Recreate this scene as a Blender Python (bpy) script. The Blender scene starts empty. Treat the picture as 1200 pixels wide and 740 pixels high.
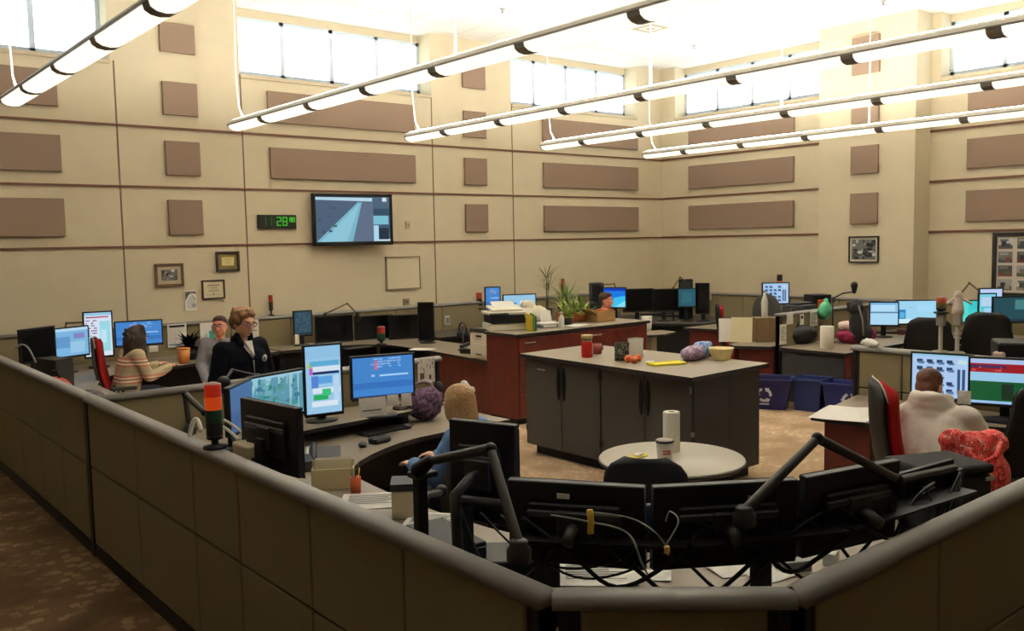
import bpy, bmesh, math, random
from mathutils import Vector, Matrix
C = bpy.context.scene.collection
SC = bpy.context.scene
rnd = random.Random(7)
PI = math.pi
R = math.radians
# ------------------------------------------------------------------ camera geometry
F = 1045.2
YAW, PIT, ROL, H = R(39.74), R(4.718), R(-1.111), 2.25
fw = Vector((math.sin(YAW)*math.cos(PIT), math.cos(YAW)*math.cos(PIT), -math.sin(PIT)))
_r = Vector((math.cos(YAW), -math.sin(YAW), 0)); _u = _r.cross(fw)
rt = _r*math.cos(ROL) + _u*math.sin(ROL); up = _u*math.cos(ROL) - _r*math.sin(ROL)
def ray(px, py): return fw + rt*((px-600)/F) + up*((370-py)/F)
def PZ(px, py, z):
    d = ray(px, py); t = (z-H)/d.z; return Vector((d.x*t, d.y*t, z))
def PY(px, py, y):
    d = ray(px, py); t = y/d.y; return Vector((d.x*t, y, H+d.z*t))
def PX(px, py, x):
    d = ray(px, py); t = x/d.x; return Vector((x, d.y*t, H+d.z*t))
def PD(px, py, t):
    d = ray(px, py); return Vector((d.x*t, d.y*t, H+d.z*t))
cam = bpy.data.cameras.new('camera'); camo = bpy.data.objects.new('camera', cam); C.objects.link(camo)
M = Matrix((rt, up, -fw)).transposed().to_4x4(); M.translation = (0, 0, H); camo.matrix_world = M
cam.sensor_width = 36; cam.lens = 36*F/1200; cam.clip_start = .05; cam.clip_end = 200
SC.camera = camo
# ------------------------------------------------------------------ materials
def lin(c):
    return tuple((x/255/12.92 if x/255 <= .04045 else ((x/255+.055)/1.055)**2.4) for x in c[:3]) + (1,)
_m = {}
def mat(name, col=(128,128,128), rough=.6, metal=0., noise=0., scale=40., bump=0., spec=.5, emit=None, es=0., coat=0., col2=None):
    if name in _m: return _m[name]
    m = bpy.data.materials.new(name); m.use_nodes = True; nt = m.node_tree; b = nt.nodes['Principled BSDF']
    b.inputs['Base Color'].default_value = lin(col); b.inputs['Roughness'].default_value = rough; b.inputs['Metallic'].default_value = metal
    b.inputs['Specular IOR Level'].default_value = spec; b.inputs['Coat Weight'].default_value = coat
    if emit is not None:
        b.inputs['Emission Color'].default_value = lin(emit); b.inputs['Emission Strength'].default_value = es
    if noise or bump or col2:
        tc = nt.nodes.new('ShaderNodeTexCoord'); n = nt.nodes.new('ShaderNodeTexNoise'); n.inputs['Scale'].default_value = scale; n.inputs['Detail'].default_value = 4
        nt.links.new(tc.outputs['Object'], n.inputs['Vector'])
        if noise or col2:
            r = nt.nodes.new('ShaderNodeValToRGB'); l = lin(col)
            a = tuple(max(0, x*(1-noise)) for x in l[:3])+(1,); c = tuple(min(1, x*(1+noise)) for x in l[:3])+(1,)
            if col2: a, c = l, lin(col2)
            r.color_ramp.elements[0].position = .35; r.color_ramp.elements[1].position = .65
            r.color_ramp.elements[0].color = a; r.color_ramp.elements[1].color = c
            nt.links.new(n.outputs['Fac'], r.inputs['Fac']); nt.links.new(r.outputs['Color'], b.inputs['Base Color'])
        if bump:
            bp = nt.nodes.new('ShaderNodeBump'); bp.inputs['Strength'].default_value = bump; bp.inputs['Distance'].default_value = .004
            nt.links.new(n.outputs['Fac'], bp.inputs['Height']); nt.links.new(bp.outputs['Normal'], b.inputs['Normal'])
    _m[name] = m; return m
def emis(name, col, s):
    return mat(name, (8,8,10), .3, emit=col, es=s)
def carpet(name, c1, c2, c3, sc):
    m = bpy.data.materials.new(name); m.use_nodes = True; nt = m.node_tree; b = nt.nodes['Principled BSDF']; b.inputs['Roughness'].default_value = .95; b.inputs['Specular IOR Level'].default_value = .1
    tc = nt.nodes.new('ShaderNodeTexCoord')
    v = nt.nodes.new('ShaderNodeTexVoronoi'); v.distance = 'CHEBYCHEV'; v.inputs['Scale'].default_value = sc
    n = nt.nodes.new('ShaderNodeTexNoise'); n.inputs['Scale'].default_value = 60; n.inputs['Detail'].default_value = 5
    n2 = nt.nodes.new('ShaderNodeTexNoise'); n2.inputs['Scale'].default_value = 2.2
    for q in (v, n, n2): nt.links.new(tc.outputs['Object'], q.inputs['Vector'])
    r = nt.nodes.new('ShaderNodeValToRGB'); r.color_ramp.elements[0].position = .28; r.color_ramp.elements[1].position = .36
    r.color_ramp.elements[0].color = lin(c3); r.color_ramp.elements[1].color = lin(c1)
    nt.links.new(v.outputs['Distance'], r.inputs['Fac'])
    mx = nt.nodes.new('ShaderNodeMix'); mx.data_type = 'RGBA'; mx.inputs['B'].default_value = lin(c2)
    r2 = nt.nodes.new('ShaderNodeValToRGB'); r2.color_ramp.elements[0].position = .4; r2.color_ramp.elements[1].position = .62
    nt.links.new(n2.outputs['Fac'], r2.inputs['Fac']); nt.links.new(r2.outputs['Color'], mx.inputs['Factor']); nt.links.new(r.outputs['Color'], mx.inputs['A'])
    m2 = nt.nodes.new('ShaderNodeMix'); m2.data_type = 'RGBA'; m2.blend_type = 'OVERLAY'; m2.inputs['Factor'].default_value = .55
    nt.links.new(mx.outputs['Result'], m2.inputs['A']); nt.links.new(n.outputs['Color'], m2.inputs['B'])
    hs = nt.nodes.new('ShaderNodeHueSaturation'); hs.inputs['Saturation'].default_value = .9; nt.links.new(m2.outputs['Result'], hs.inputs['Color'])
    nt.links.new(hs.outputs['Color'], b.inputs['Base Color'])
    bp = nt.nodes.new('ShaderNodeBump'); bp.inputs['Strength'].default_value = .4; bp.inputs['Distance'].default_value = .004
    nt.links.new(n.outputs['Fac'], bp.inputs['Height']); nt.links.new(bp.outputs['Normal'], b.inputs['Normal'])
    return m
def glassmat():
    m = bpy.data.materials.new('window_glass'); m.use_nodes = True; nt = m.node_tree; nt.nodes.clear()
    o = nt.nodes.new('ShaderNodeOutputMaterial'); t = nt.nodes.new('ShaderNodeBsdfTransparent'); g = nt.nodes.new('ShaderNodeBsdfGlossy'); x = nt.nodes.new('ShaderNodeMixShader')
    g.inputs['Roughness'].default_value = .02; x.inputs[0].default_value = .06; t.inputs['Color'].default_value = (.95,.98,1,1)
    nt.links.new(t.outputs[0], x.inputs[1]); nt.links.new(g.outputs[0], x.inputs[2]); nt.links.new(x.outputs[0], o.inputs[0]); return m
def stripes(name, cols, axis, period, rough=.9, distort=0.):
    """fabric knitted in stripes along one local axis"""
    m = bpy.data.materials.new(name); m.use_nodes = True; nt = m.node_tree; b = nt.nodes['Principled BSDF']; b.inputs['Roughness'].default_value = rough; b.inputs['Specular IOR Level'].default_value = .1
    tc = nt.nodes.new('ShaderNodeTexCoord'); s = nt.nodes.new('ShaderNodeSeparateXYZ'); nt.links.new(tc.outputs['Object'], s.inputs[0])
    a = nt.nodes.new('ShaderNodeMath'); a.operation = 'DIVIDE'; a.inputs[1].default_value = period; nt.links.new(s.outputs[axis], a.inputs[0])
    f = nt.nodes.new('ShaderNodeMath'); f.operation = 'FRACT'; nt.links.new(a.outputs[0], f.inputs[0])
    r = nt.nodes.new('ShaderNodeValToRGB'); r.color_ramp.interpolation = 'CONSTANT'; e = r.color_ramp.elements
    while len(e) < len(cols): e.new(.5)
    for i, (p, c) in enumerate(cols): e[i].position = p; e[i].color = lin(c)
    nt.links.new(f.outputs[0], r.inputs['Fac']); nt.links.new(r.outputs['Color'], b.inputs['Base Color']); return m
def floral(name, cols, sc):
    m = bpy.data.materials.new(name); m.use_nodes = True; nt = m.node_tree; b = nt.nodes['Principled BSDF']; b.inputs['Roughness'].default_value = .8
    tc = nt.nodes.new('ShaderNodeTexCoord'); v = nt.nodes.new('ShaderNodeTexVoronoi'); v.inputs['Scale'].default_value = sc; v.feature = 'F1'
    n = nt.nodes.new('ShaderNodeTexNoise'); n.inputs['Scale'].default_value = sc*1.4; n.inputs['Detail'].default_value = 3; n.inputs['Distortion'].default_value = 1.5
    nt.links.new(tc.outputs['Object'], n.inputs['Vector'])
    r = nt.nodes.new('ShaderNodeValToRGB'); r.color_ramp.interpolation = 'CONSTANT'; e = r.color_ramp.elements
    while len(e) < len(cols): e.new(.5)
    for i, (p, c) in enumerate(cols): e[i].position = p; e[i].color = lin(c)
    nt.links.new(n.outputs['Fac'], r.inputs['Fac']); nt.links.new(r.outputs['Color'], b.inputs['Base Color']); return m
K = dict
black = mat('black_plastic', (16,16,17), .5, spec=.35)
black2 = mat('charcoal_plastic', (38,38,38), .5)
dgrey = mat('dark_grey_metal', (52,52,50), .45, .3)
grey = mat('grey_plastic', (120,120,116), .5)
silver = mat('silver_metal', (170,170,168), .35, .8)
white = mat('white_plastic', (225,222,212), .5)
paper = mat('white_paper', (238,234,224), .85, noise=.03, scale=30)
cream = mat('cream_paper', (222,212,170), .85)
wallm = mat('wall_paint', (213,200,170), .85, noise=.02, scale=3, spec=.2)
wall_near = mat('low_bounce_wall_paint', (120,110,94), .9)  # for the unseen walkway walls, toned dark to limit bounced light
ceilm = mat('ceiling_tile', (236,232,222), .95, noise=.02, scale=8)
railm = mat('brown_wall_rail', (112,70,48), .5)
seamm = mat('wall_joint_dark', (120,100,78), .8)
fabric_a = mat('taupe_acoustic_fabric', (146,124,106), .95, noise=.06, scale=300, bump=.1, spec=.1)
panelf = mat('olive_panel_fabric', (134,122,92), .95, noise=.08, scale=220, bump=.15, spec=.1)
capm = mat('grey_cap_rail', (132,129,123), .42, .1)
kickm = mat('black_kick_plate', (24,22,20), .6)
deskm = mat('grey_laminate', (128,116,98), .45, noise=.1, scale=260)
desk_edge = mat('dark_desk_edge', (30,28,27), .5)
desk_panel = mat('charcoal_laminate', (58,58,55), .5)
woodm = mat('mahogany_laminate', (96,34,24), .4, noise=.18, scale=9, coat=.1)
island_m = mat('dark_grey_cabinet', (66,66,62), .5)
tabletop = mat('pale_table_laminate', (186,178,160), .4, noise=.05, scale=200)
skin = mat('skin', (226,170,142), .55)
skin2 = mat('ruddy_skin', (216,140,112), .55)
red_fab = mat('red_seat_fabric', (150,30,28), .9, noise=.1, scale=200, spec=.1)
black_fab = mat('black_seat_fabric', (26,25,26), .95, noise=.15, scale=200, spec=.1)
winframe = mat('window_frame_aluminium', (206,220,228), .5, .0)
# ------------------------------------------------------------------ mesh builder
class MB:
    def __init__(s): s.v=[]; s.f=[]; s.mi=[]; s.ms=[]; s.sm=[]; s.T=Matrix.Identity(4)
    def _m(s, m):
        if m not in s.ms: s.ms.append(m)
        return s.ms.index(m)
    def add(s, vs, fs, m, smooth=False):
        o=len(s.v); s.v += [tuple(s.T @ Vector(p)) for p in vs]; k=s._m(m)
        for f in fs: s.f.append([i+o for i in f]); s.mi.append(k); s.sm.append(smooth)
        return s
    def box(s, c, d, m, rz=0, rx=0, ry=0, taper=1.):
        X=Matrix.Translation(c) @ Matrix.Rotation(rz,4,'Z') @ Matrix.Rotation(ry,4,'Y') @ Matrix.Rotation(rx,4,'X')
        vs=[]
        for z in (-1,1):
            t = taper if z<0 else 1.
            for x,y in ((-1,-1),(1,-1),(1,1),(-1,1)): vs.append(X @ Vector((x*d[0]/2*t, y*d[1]/2*t, z*d[2]/2)))
        return s.add(vs, [(3,2,1,0),(4,5,6,7),(0,1,5,4),(1,2,6,5),(2,3,7,6),(3,0,4,7)], m)
    def bx(s, a, b, m):
        return s.box([(p+q)/2 for p,q in zip(a,b)], [abs(q-p) for p,q in zip(a,b)], m)
    def prism(s, poly, z0, z1, m):
        n=len(poly); A=sum(poly[i][0]*poly[(i+1)%n][1]-poly[(i+1)%n][0]*poly[i][1] for i in range(n))
        if A<0: poly=poly[::-1]
        vs=[(p[0],p[1],z0) for p in poly]+[(p[0],p[1],z1) for p in poly]
        return s.add(vs, [list(range(n))[::-1], list(range(n,2*n))]+[(i,(i+1)%n,(i+1)%n+n,i+n) for i in range(n)], m)
    def tube(s, pts, r, m, n=8, caps=True, flat=None):
        pts=[Vector(p) for p in pts]; k=len(pts); rs=r if isinstance(r,(list,tuple)) else [r]*k
        d0=(pts[1]-pts[0]).normalized(); x=d0.orthogonal().normalized()
        if flat: 
            x=Vector(flat); x=(x-d0*x.dot(d0)).normalized()
        vs=[]
        for i,p in enumerate(pts):
            d=((pts[min(i+1,k-1)]-pts[i]).normalized()+(pts[i]-pts[max(i-1,0)]).normalized())
            d = d.normalized() if d.length>1e-6 else d0
            x=(x-d*x.dot(d)).normalized(); y=d.cross(x)
            for j in range(n):
                a=2*PI*j/n; vs.append(p+(x*math.cos(a)+y*math.sin(a))*rs[i])
        fs=[(i*n+j,i*n+(j+1)%n,(i+1)*n+(j+1)%n,(i+1)*n+j) for i in range(k-1) for j in range(n)]
        if caps: fs+= [list(range(n))[::-1], list(range((k-1)*n,k*n))]
        return s.add(vs, fs, m, True)
    def lathe(s, prof, o, m, n=20, sx=1., sy=1.):
        vs=[]; 
        for r,z in prof:
            for j in range(n): a=2*PI*j/n; vs.append((o[0]+r*sx*math.cos(a), o[1]+r*sy*math.sin(a), o[2]+z))
        k=len(prof); fs=[(i*n+j,i*n+(j+1)%n,(i+1)*n+(j+1)%n,(i+1)*n+j) for i in range(k-1) for j in range(n)]
        fs+=[list(range(n))[::-1], list(range((k-1)*n,k*n))]
        return s.add(vs, fs, m, True)
    def ell(s, c, r, m, rot=None, n=16, k=10, jit=0.):
        vs=[]; X=rot if rot is not None else Matrix.Identity(3); c=Vector(c)
        if isinstance(r,(int,float)): r=(r,r,r)
        q=1
        vs.append(c+X@Vector((0,0,-r[2])))
        for i in range(1,k):
            t=-PI/2+PI*i/k
            for j in range(n):
                a=2*PI*j/n; q=1+jit*(rnd.random()*2-1)
                vs.append(c+X@Vector((r[0]*math.cos(t)*math.cos(a)*q, r[1]*math.cos(t)*math.sin(a)*q, r[2]*math.sin(t)*q)))
        vs.append(c+X@Vector((0,0,r[2])))
        L=len(vs)-1
        fs=[(0,1+(j+1)%n,1+j) for j in range(n)]+[(L,L-n+j,L-n+(j+1)%n) for j in range(n)]
        fs+=[(1+i*n+j,1+i*n+(j+1)%n,1+(i+1)*n+(j+1)%n,1+(i+1)*n+j) for i in range(k-2) for j in range(n)]
        return s.add(vs, fs, m, True)
    def cap(s, a, b, ra, rb, m, n=12):
        """round cone"""
        a=Vector(a); b=Vector(b); d=(b-a); L=d.length; d=d/L if L>1e-6 else Vector((0,0,1))
        pts=[]; rs=[]
        for t in (-85,-60,-30): pts.append(a+d*(ra*math.sin(R(t)))); rs.append(ra*math.cos(R(t)))
        pts.append(a); rs.append(ra); pts.append(b); rs.append(rb)
        for t in (30,60,85): pts.append(b+d*(rb*math.sin(R(t)))); rs.append(rb*math.cos(R(t)))
        x=d.orthogonal().normalized(); y=d.cross(x); vs=[]
        for p,r in zip(pts,rs):
            for j in range(n): q=2*PI*j/n; vs.append(p+(x*math.cos(q)+y*math.sin(q))*r)
        k=len(pts); fs=[(i*n+j,i*n+(j+1)%n,(i+1)*n+(j+1)%n,(i+1)*n+j) for i in range(k-1) for j in range(n)]
        fs+=[list(range(n))[::-1], list(range((k-1)*n,k*n))]
        return s.add(vs, fs, m, True)
    def mesh(s, name):
        me=bpy.data.meshes.new(name); me.from_pydata(s.v,[],s.f); 
        for m in s.ms: me.materials.append(m)
        me.polygons.foreach_set('material_index', s.mi); me.polygons.foreach_set('use_smooth', s.sm); me.update(); return me
    def build(s, name, parent=None, bevel=0., seg=2, loc=None, rz=0, subd=0):
        o=bpy.data.objects.new(name, s.mesh(name)); C.objects.link(o)
        if parent: o.parent=parent
        if loc is not None: o.location=loc
        if rz: o.rotation_euler=(0,0,rz)
        if bevel:
            b=o.modifiers.new('bevel','BEVEL'); b.width=bevel; b.segments=seg; b.limit_method='ANGLE'; b.angle_limit=R(40)
        if subd:
            b=o.modifiers.new('subd','SUBSURF'); b.levels=b.render_levels=subd
        return o
def setp(o, label=None, cat=None, group=None, kind=None):
    if label: o['label']=label
    if cat: o['category']=cat
    if group: o['group']=group
    if kind: o['kind']=kind
    return o
def thing(name, label, cat, loc=(0,0,0), rz=0, group=None):
    o=bpy.data.objects.new(name, None); C.objects.link(o); o.empty_display_size=.1; o.location=loc; o.rotation_euler=(0,0,rz)
    return setp(o, label, cat, group)
def struct(name, mb, parent=None, bevel=0.):
    o=mb.build(name, parent, bevel)
    if not parent: o['kind']='structure'
    return o
def solid(name, mb, label, cat, loc=(0,0,0), rz=0, group=None, bevel=0., subd=0):
    o=mb.build(name, None, bevel, loc=loc, rz=rz, subd=subd); return setp(o, label, cat, group)
def fuse(name, mb, parent, voxel, smooth=4):
    """the shapes in mb grown together into one continuous skin"""
    me=mb.mesh(name+'_raw'); t=bpy.data.objects.new(name+'_raw', me); C.objects.link(t)
    r=t.modifiers.new('r','REMESH'); r.mode='VOXEL'; r.voxel_size=voxel; r.use_smooth_shade=True
    sm=t.modifiers.new('s','SMOOTH'); sm.iterations=smooth; sm.factor=.5
    dg=bpy.context.evaluated_depsgraph_get(); dg.update()
    ne=bpy.data.meshes.new_from_object(t.evaluated_get(dg)); bpy.data.objects.remove(t); bpy.data.meshes.remove(me)
    ne.name=name; 
    if not ne.materials: ne.materials.append(mb.ms[0])
    o=bpy.data.objects.new(name, ne); C.objects.link(o); o.parent=parent
    for p in ne.polygons: p.use_smooth=True
    return o
# ------------------------------------------------------------------ world
w=bpy.data.worlds.new('sky'); SC.world=w; w.use_nodes=True
w.node_tree.nodes['Background'].inputs[0].default_value=(.92,.97,1,1); w.node_tree.nodes['Background'].inputs[1].default_value=4.5
vs=SC.view_settings; vs.view_transform='Standard'; vs.look='None'; vs.gamma=1; vs.use_curve_mapping=False; vs.exposure=0.
# ================================================================== THE ROOM
k=1.125
YA=11.4*k; XB=13.262*k; CZ=5.84; X0=-2.2; Y0=-2.6
TR=[2.03*k, 2.765*k, 3.5*k]
SILL=4.26*k; HEAD=5.72; DEEP=.38
INX, INY = 1.75, 1.464
fin=carpet('tan_carpet',(172,142,108),(154,124,90),(192,164,128),16); fout=carpet('brown_carpet',(106,78,46),(86,62,34),(132,106,68),11)
f=MB(); f.bx((X0,Y0,-.1),(XB,INY,0),fout); f.bx((X0,INY,-.1),(INX,YA,0),fout); f.bx((INX,INY,-.1),(XB,YA,0),fin); struct('floor',f)
c=MB(); c.bx((X0-.3,Y0-.3,CZ),(XB+.5,YA+.5,CZ+.12),ceilm)
struct('ceiling',c)
tg=MB()
for i in range(1,28): tg.bx((X0+i*.61,Y0,CZ-.004),(X0+i*.61+.012,YA,CZ+.01),mat('ceiling_grid',(222,218,208),.8))
for i in range(1,26): tg.bx((X0,Y0+i*.61,CZ-.0035),(XB,Y0+i*.61+.012,CZ+.01),mat('ceiling_grid'))
struct('trim_1',tg)
# wall A, bays of windows and piers
A=[(.27*k,3.3*k),(4.92*k,7.953*k),(9.55*k,12.58*k)]
B=[(3.08*k,6.11*k),(8.05*k,11.06*k)]
def wallA():
    w=MB(); y1=YA+DEEP+.1
    w.bx((X0-.3,YA,0),(XB+.5,y1,SILL),wallm)
    xs=[X0-.3]+[v for a in A for v in a]+[XB+.5]
    for i in range(0,len(xs),2): w.bx((xs[i],YA,SILL),(xs[i+1],y1,CZ),wallm)
    for a,b in A: w.bx((a,YA+DEEP-.05,HEAD),(b,y1,CZ),wallm)
    for x in (3.345,4.92,7.953,9.55,1.75-1.5): w.bx((x*k-.011,YA-.003,0),(x*k+.011,YA+.02,SILL if x<13 else CZ),seamm)
    return w
struct('wall_back',wallA())
def wallB():
    w=MB(); x1=XB+DEEP+.1
    w.bx((XB,Y0-.3,0),(x1,YA,SILL),wallm)
    ys=[Y0-.3]+[v for a in B for v in a]+[YA]
    for i in range(0,len(ys),2): w.bx((XB,ys[i],SILL),(x1,ys[i+1],CZ),wallm)
    for a,b in B: w.bx((XB+DEEP-.05,a,HEAD),(x1,b,CZ),wallm)
    return w
struct('wall_right',wallB())
COLX=12.79*k; CY=(6.241*k,7.77*k)
p=MB(); p.bx((COLX,CY[0],0),(XB,CY[1],CZ),wallm); struct('pillar',p)
p=MB(); p.bx((X0-.3,Y0,0),(X0,YA,CZ),wall_near); struct('wall_left',p)
p=MB(); p.bx((X0,Y0-.3,0),(XB,Y0,CZ),wall_near); struct('wall_front',p)
n=2
for z in TR:
    t=MB(); t.bx((X0,YA-.02,z-.014),(XB,YA,z+.014),railm); struct('trim_%d'%n,t); n+=1
    t=MB(); t.bx((XB-.022,CY[1],z-.018),(XB,YA-.022,z+.018),railm); struct('trim_%d'%n,t); n+=1
    t=MB(); t.bx((XB-.022,Y0,z-.018),(XB,CY[0],z+.018),railm); struct('trim_%d'%n,t); n+=1
def window(i, axis, a, b):
    """four-light strip window at the back of its recess"""
    z0,z1=4.86,HEAD
    def P(u,v,z): return (u,YA+v,z) if axis=='x' else (XB+v,u,z)
    m=MB()
    m.bx(P(a,DEEP-.04,SILL),P(b,DEEP+.04,z0+.05),winframe); m.bx(P(a,DEEP-.04,z1-.05),P(b,DEEP+.04,z1+.03),winframe)
    for j in range(5):
        u=a+(b-a)*j/4; u=min(max(u,a+.02),b-.02); m.bx(P(u-.035,DEEP-.04,z0),P(u+.035,DEEP+.04,z1),winframe)
    s=MB(); s.bx(P(a,-.03,SILL-.05),P(b,DEEP-.04,SILL),mat('window_sill_stone',(196,180,150),.6))
    r=struct('window_%d'%i,m)
    g=MB(); g.bx(P(a+.02,DEEP-.006,z0+.03),P(b-.02,DEEP+.006,z1-.03),glassm); g.build('pane',r)
    s.build('window_sill',r)
glassm=glassmat()
for i,(a,b) in enumerate(A): window(i+1,'x',a,b)
for i,(a,b) in enumerate(B): window(i+4,'y',b,a) if False else window(i+4,'y',a,b)
# ------------------------------------------------------------------ acoustic panels
def absorber(axis, u0,u1,z0,z1, label, group):
    m=MB(); d=.05
    cx=(u0+u1)/2*k; cz=(z0+z1)/2*k; W=abs(u1-u0)*k; Hh=abs(z1-z0)*k
    if axis=='x': m.box((0,0,0),(W,d,Hh),fabric_a); loc=(cx,YA-d/2-.004,cz)
    elif axis=='y': m.box((0,0,0),(d,W,Hh),fabric_a); loc=(XB-d/2-.004,cx,cz)
    else: m.box((0,0,0),(d,W,Hh),fabric_a); loc=(COLX-d/2-.004,cx,cz)
    solid('sound_absorber',m,label,'acoustic panel',loc,group=group,bevel=.008)
RZ=[(3.66,4.075),(2.915,3.335),(2.165,2.605)]
ORD=['topmost','middle','lowest']
for i,(a,b) in enumerate(RZ):
    absorber('x',.33,2.70,a,b,'long taupe acoustic panel on the wall above the striped-sweater woman, %s of three'%ORD[i],'long acoustic panels')
    absorber('x',10.21,12.57,a,b,'long taupe acoustic panel on the left of the room corner, %s of three'%ORD[i],'long acoustic panels')
    absorber('y',8.505,10.71,a,b,'long taupe acoustic panel between room corner and pillar, %s of three'%ORD[i],'long acoustic panels')
    absorber('y',3.43,5.705,a,b,'long taupe acoustic panel right of the pillar, %s of three'%ORD[i],'long acoustic panels')
absorber('x',5.275,7.61,3.66,4.075,'long taupe acoustic panel right under the four-light window above the television','long acoustic panels')
absorber('x',5.28,7.612,2.915,3.33,'long taupe acoustic panel directly above the television','long acoustic panels')
SZ=[(4.43,4.79),(3.66,4.07),(2.915,3.34),(2.17,2.61)]
O4=['topmost','second from top','third from top','lowest']
for i,(a,b) in enumerate(SZ):
    absorber('x',3.895,4.33,a,b,'square taupe acoustic panel on the pier above the framed certificates, %s of four'%O4[i],'square acoustic panels')
    absorber('x',8.54,8.985,a,b,'square taupe acoustic panel on the pier right of the television, %s of four'%O4[i],'square acoustic panels')
for i,(a,b) in enumerate([(4.4,4.95),(3.68,4.09),(2.92,3.34),(2.17,2.63)]):
    absorber('c',6.78,7.215,a,b,'square taupe acoustic panel on the front of the pillar, %s of four'%O4[i],'square acoustic panels')
# ------------------------------------------------------------------ pendant lights
lampm=emis('lamp_diffuser',(255,248,228),1.25); upm=emis('added_uplight_glow',(255,250,240),78.)
housing=mat('lamp_housing',(214,208,194),.5); bandm=mat('lamp_band',(122,114,102),.5); cablem=mat('white_cord',(250,246,234),.6)
PZL=3.85
def pendant(x, y1, y0, label):
    t=thing('pendant_light',label,'ceiling light',(x,y1,PZL),group='long pendant lights')
    L=y1-y0; seg=1.25; n=int(L/seg)
    hb=MB()
    prof=[(-.118,.02),(-.11,.055),(-.07,.085),(.07,.085),(.11,.055),(.118,.02)]
    vs=[(p[0],q,p[1]) for q in (0,-L) for p in prof]; m6=len(prof)
    hb.add(vs,[(i,i+1,i+1+m6,i+m6) for i in range(m6-1)]+[tuple(range(m6)),tuple(range(2*m6-1,m6-1,-1))],housing)
    hb.bx((-.126,-L,.012),(-.112,0,.028),bandm); hb.bx((.112,-L,.012),(.126,0,.028),bandm)
    hb.build('housing',t)
    u=MB(); u.bx((-.05,-L+.05,.0905),(.05,-.05,.0925),upm); u.build('added_uplight_strip',t)  # unseen glowing strip added on top of the housing to brighten the ceiling
    arc=[(-.112,.018),(-.1,-.022),(-.06,-.046),(0,-.055),(.06,-.046),(.1,-.022),(.112,.018)]
    def curved(y_a,y_b,m,s=1.):
        b=MB(); r=len(arc); vs=[(p[0]*s,q,.018+(p[1]-.018)*s) for q in (y_a,y_b) for p in arc]
        b.add(vs,[(i+1,i,i+r,i+1+r) for i in range(r-1)]+[tuple(range(r)),tuple(range(2*r-1,r-1,-1)),(0,r-1,2*r-1,r)],m); return b
    y=-.015
    first=seg*.78
    cuts=[first+seg*i for i in range(n+1) if first+seg*i<L]+[L]
    for cc in cuts:
        curved(y,-cc+.06,lampm).build('diffuser',t)
        if cc<L: curved(-cc+.06,-cc-.06,bandm,1.03).build('connector_band',t)
        y=-cc-.06
    e=curved(0,-.015,bandm,1.03); e.build('end_cap',t)
    for yy,sag in ((-.25,1),(-L*.5,0),(-L+.4,0)):
        c=MB(); top=CZ-PZL
        pts=[(0,yy,.085),(-.012*sag,yy+.1*sag,.25),(-.01*sag,yy+.16*sag,.7),(0,yy+.16*sag,1.3),(0,yy+.16*sag,top)]
        c.tube(pts,.011,cablem,6); c.lathe([(.05,0),(.05,.012),(.02,.03)],(0,yy+.16*sag,top-.03),cablem,10); c.build('suspension_cord',t)
for x,y1,y0,l in [(2.13,10.85,1.6,'long white pendant light strip nearest the left wall, over the partition'),
      (4.93,11.62,1.7,'long white pendant light strip crossing in front of the window above the television'),
      (7.66,11.55,1.9,'long white pendant light strip third from the left, its cord before the pier'),
      (10.33,11.45,2.2,'long white pendant light strip fourth from the left, crossing the pillar'),
      (13.12,11.65,2.6,'long white pendant light strip nearest the pillar wall, lowest in the row')]:
    pendant(x,y1,y0,l)
# ------------------------------------------------------------------ ceiling fittings
p=PZ(762,32,CZ); t=thing('air_vent','square ceiling air diffuser beside the second light strip','air vent',(p.x,p.y,CZ))
m=MB(); vm=mat('vent_white',(214,206,188),.6)
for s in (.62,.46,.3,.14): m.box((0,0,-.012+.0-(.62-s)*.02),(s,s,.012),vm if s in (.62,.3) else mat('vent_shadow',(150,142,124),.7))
m.build('grille',t)
for (px,py,l) in [(813,53,'small sprinkler head in the ceiling before the room corner'),(589,10,'small sprinkler head in the ceiling above the second light strip'),(1035,1,'small sprinkler head in the ceiling before the pillar')]:
    p=PZ(px,py,CZ); m=MB(); m.lathe([(.05,0),(.05,-.012),(.03,-.02),(.014,-.03),(.014,-.055),(.04,-.06),(.04,-.066),(.002,-.066)][::-1],(0,0,0),silver,14)
    solid('sprinkler_head',m,l,'sprinkler',(p.x,p.y,CZ),group='ceiling sprinklers')
# ------------------------------------------------------------------ on the walls
def onA(px,py,off=.0): return PY(px,py,YA-off)
def screen(w,h,base,blocks,cy=0.):
    """a lit screen lying in the local xz plane facing -y; blocks are (u0,v0,u1,v1,material) with v up"""
    m=MB(); m.add([(-w/2,0,-h/2),(w/2,0,-h/2),(w/2,0,h/2),(-w/2,0,h/2)],[(0,1,2,3)],base)
    for i,b in enumerate(blocks):
        d=-.0006-.0001*(i%4)
        if len(b)==5:
            u0,v0,u1,v1,mm=b; q=[(u0,v0),(u1,v0),(u1,v1),(u0,v1)]
        else: q,mm=b
        m.add([((u-.5)*w,d,(v-.5)*h) for u,v in q],[tuple(range(len(q)))],mm)
    return m
S=lambda r,g,b,s=1.: emis('glow_%d_%d_%d_%d'%(r,g,b,int(s*100)),(r,g,b),s)
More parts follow.
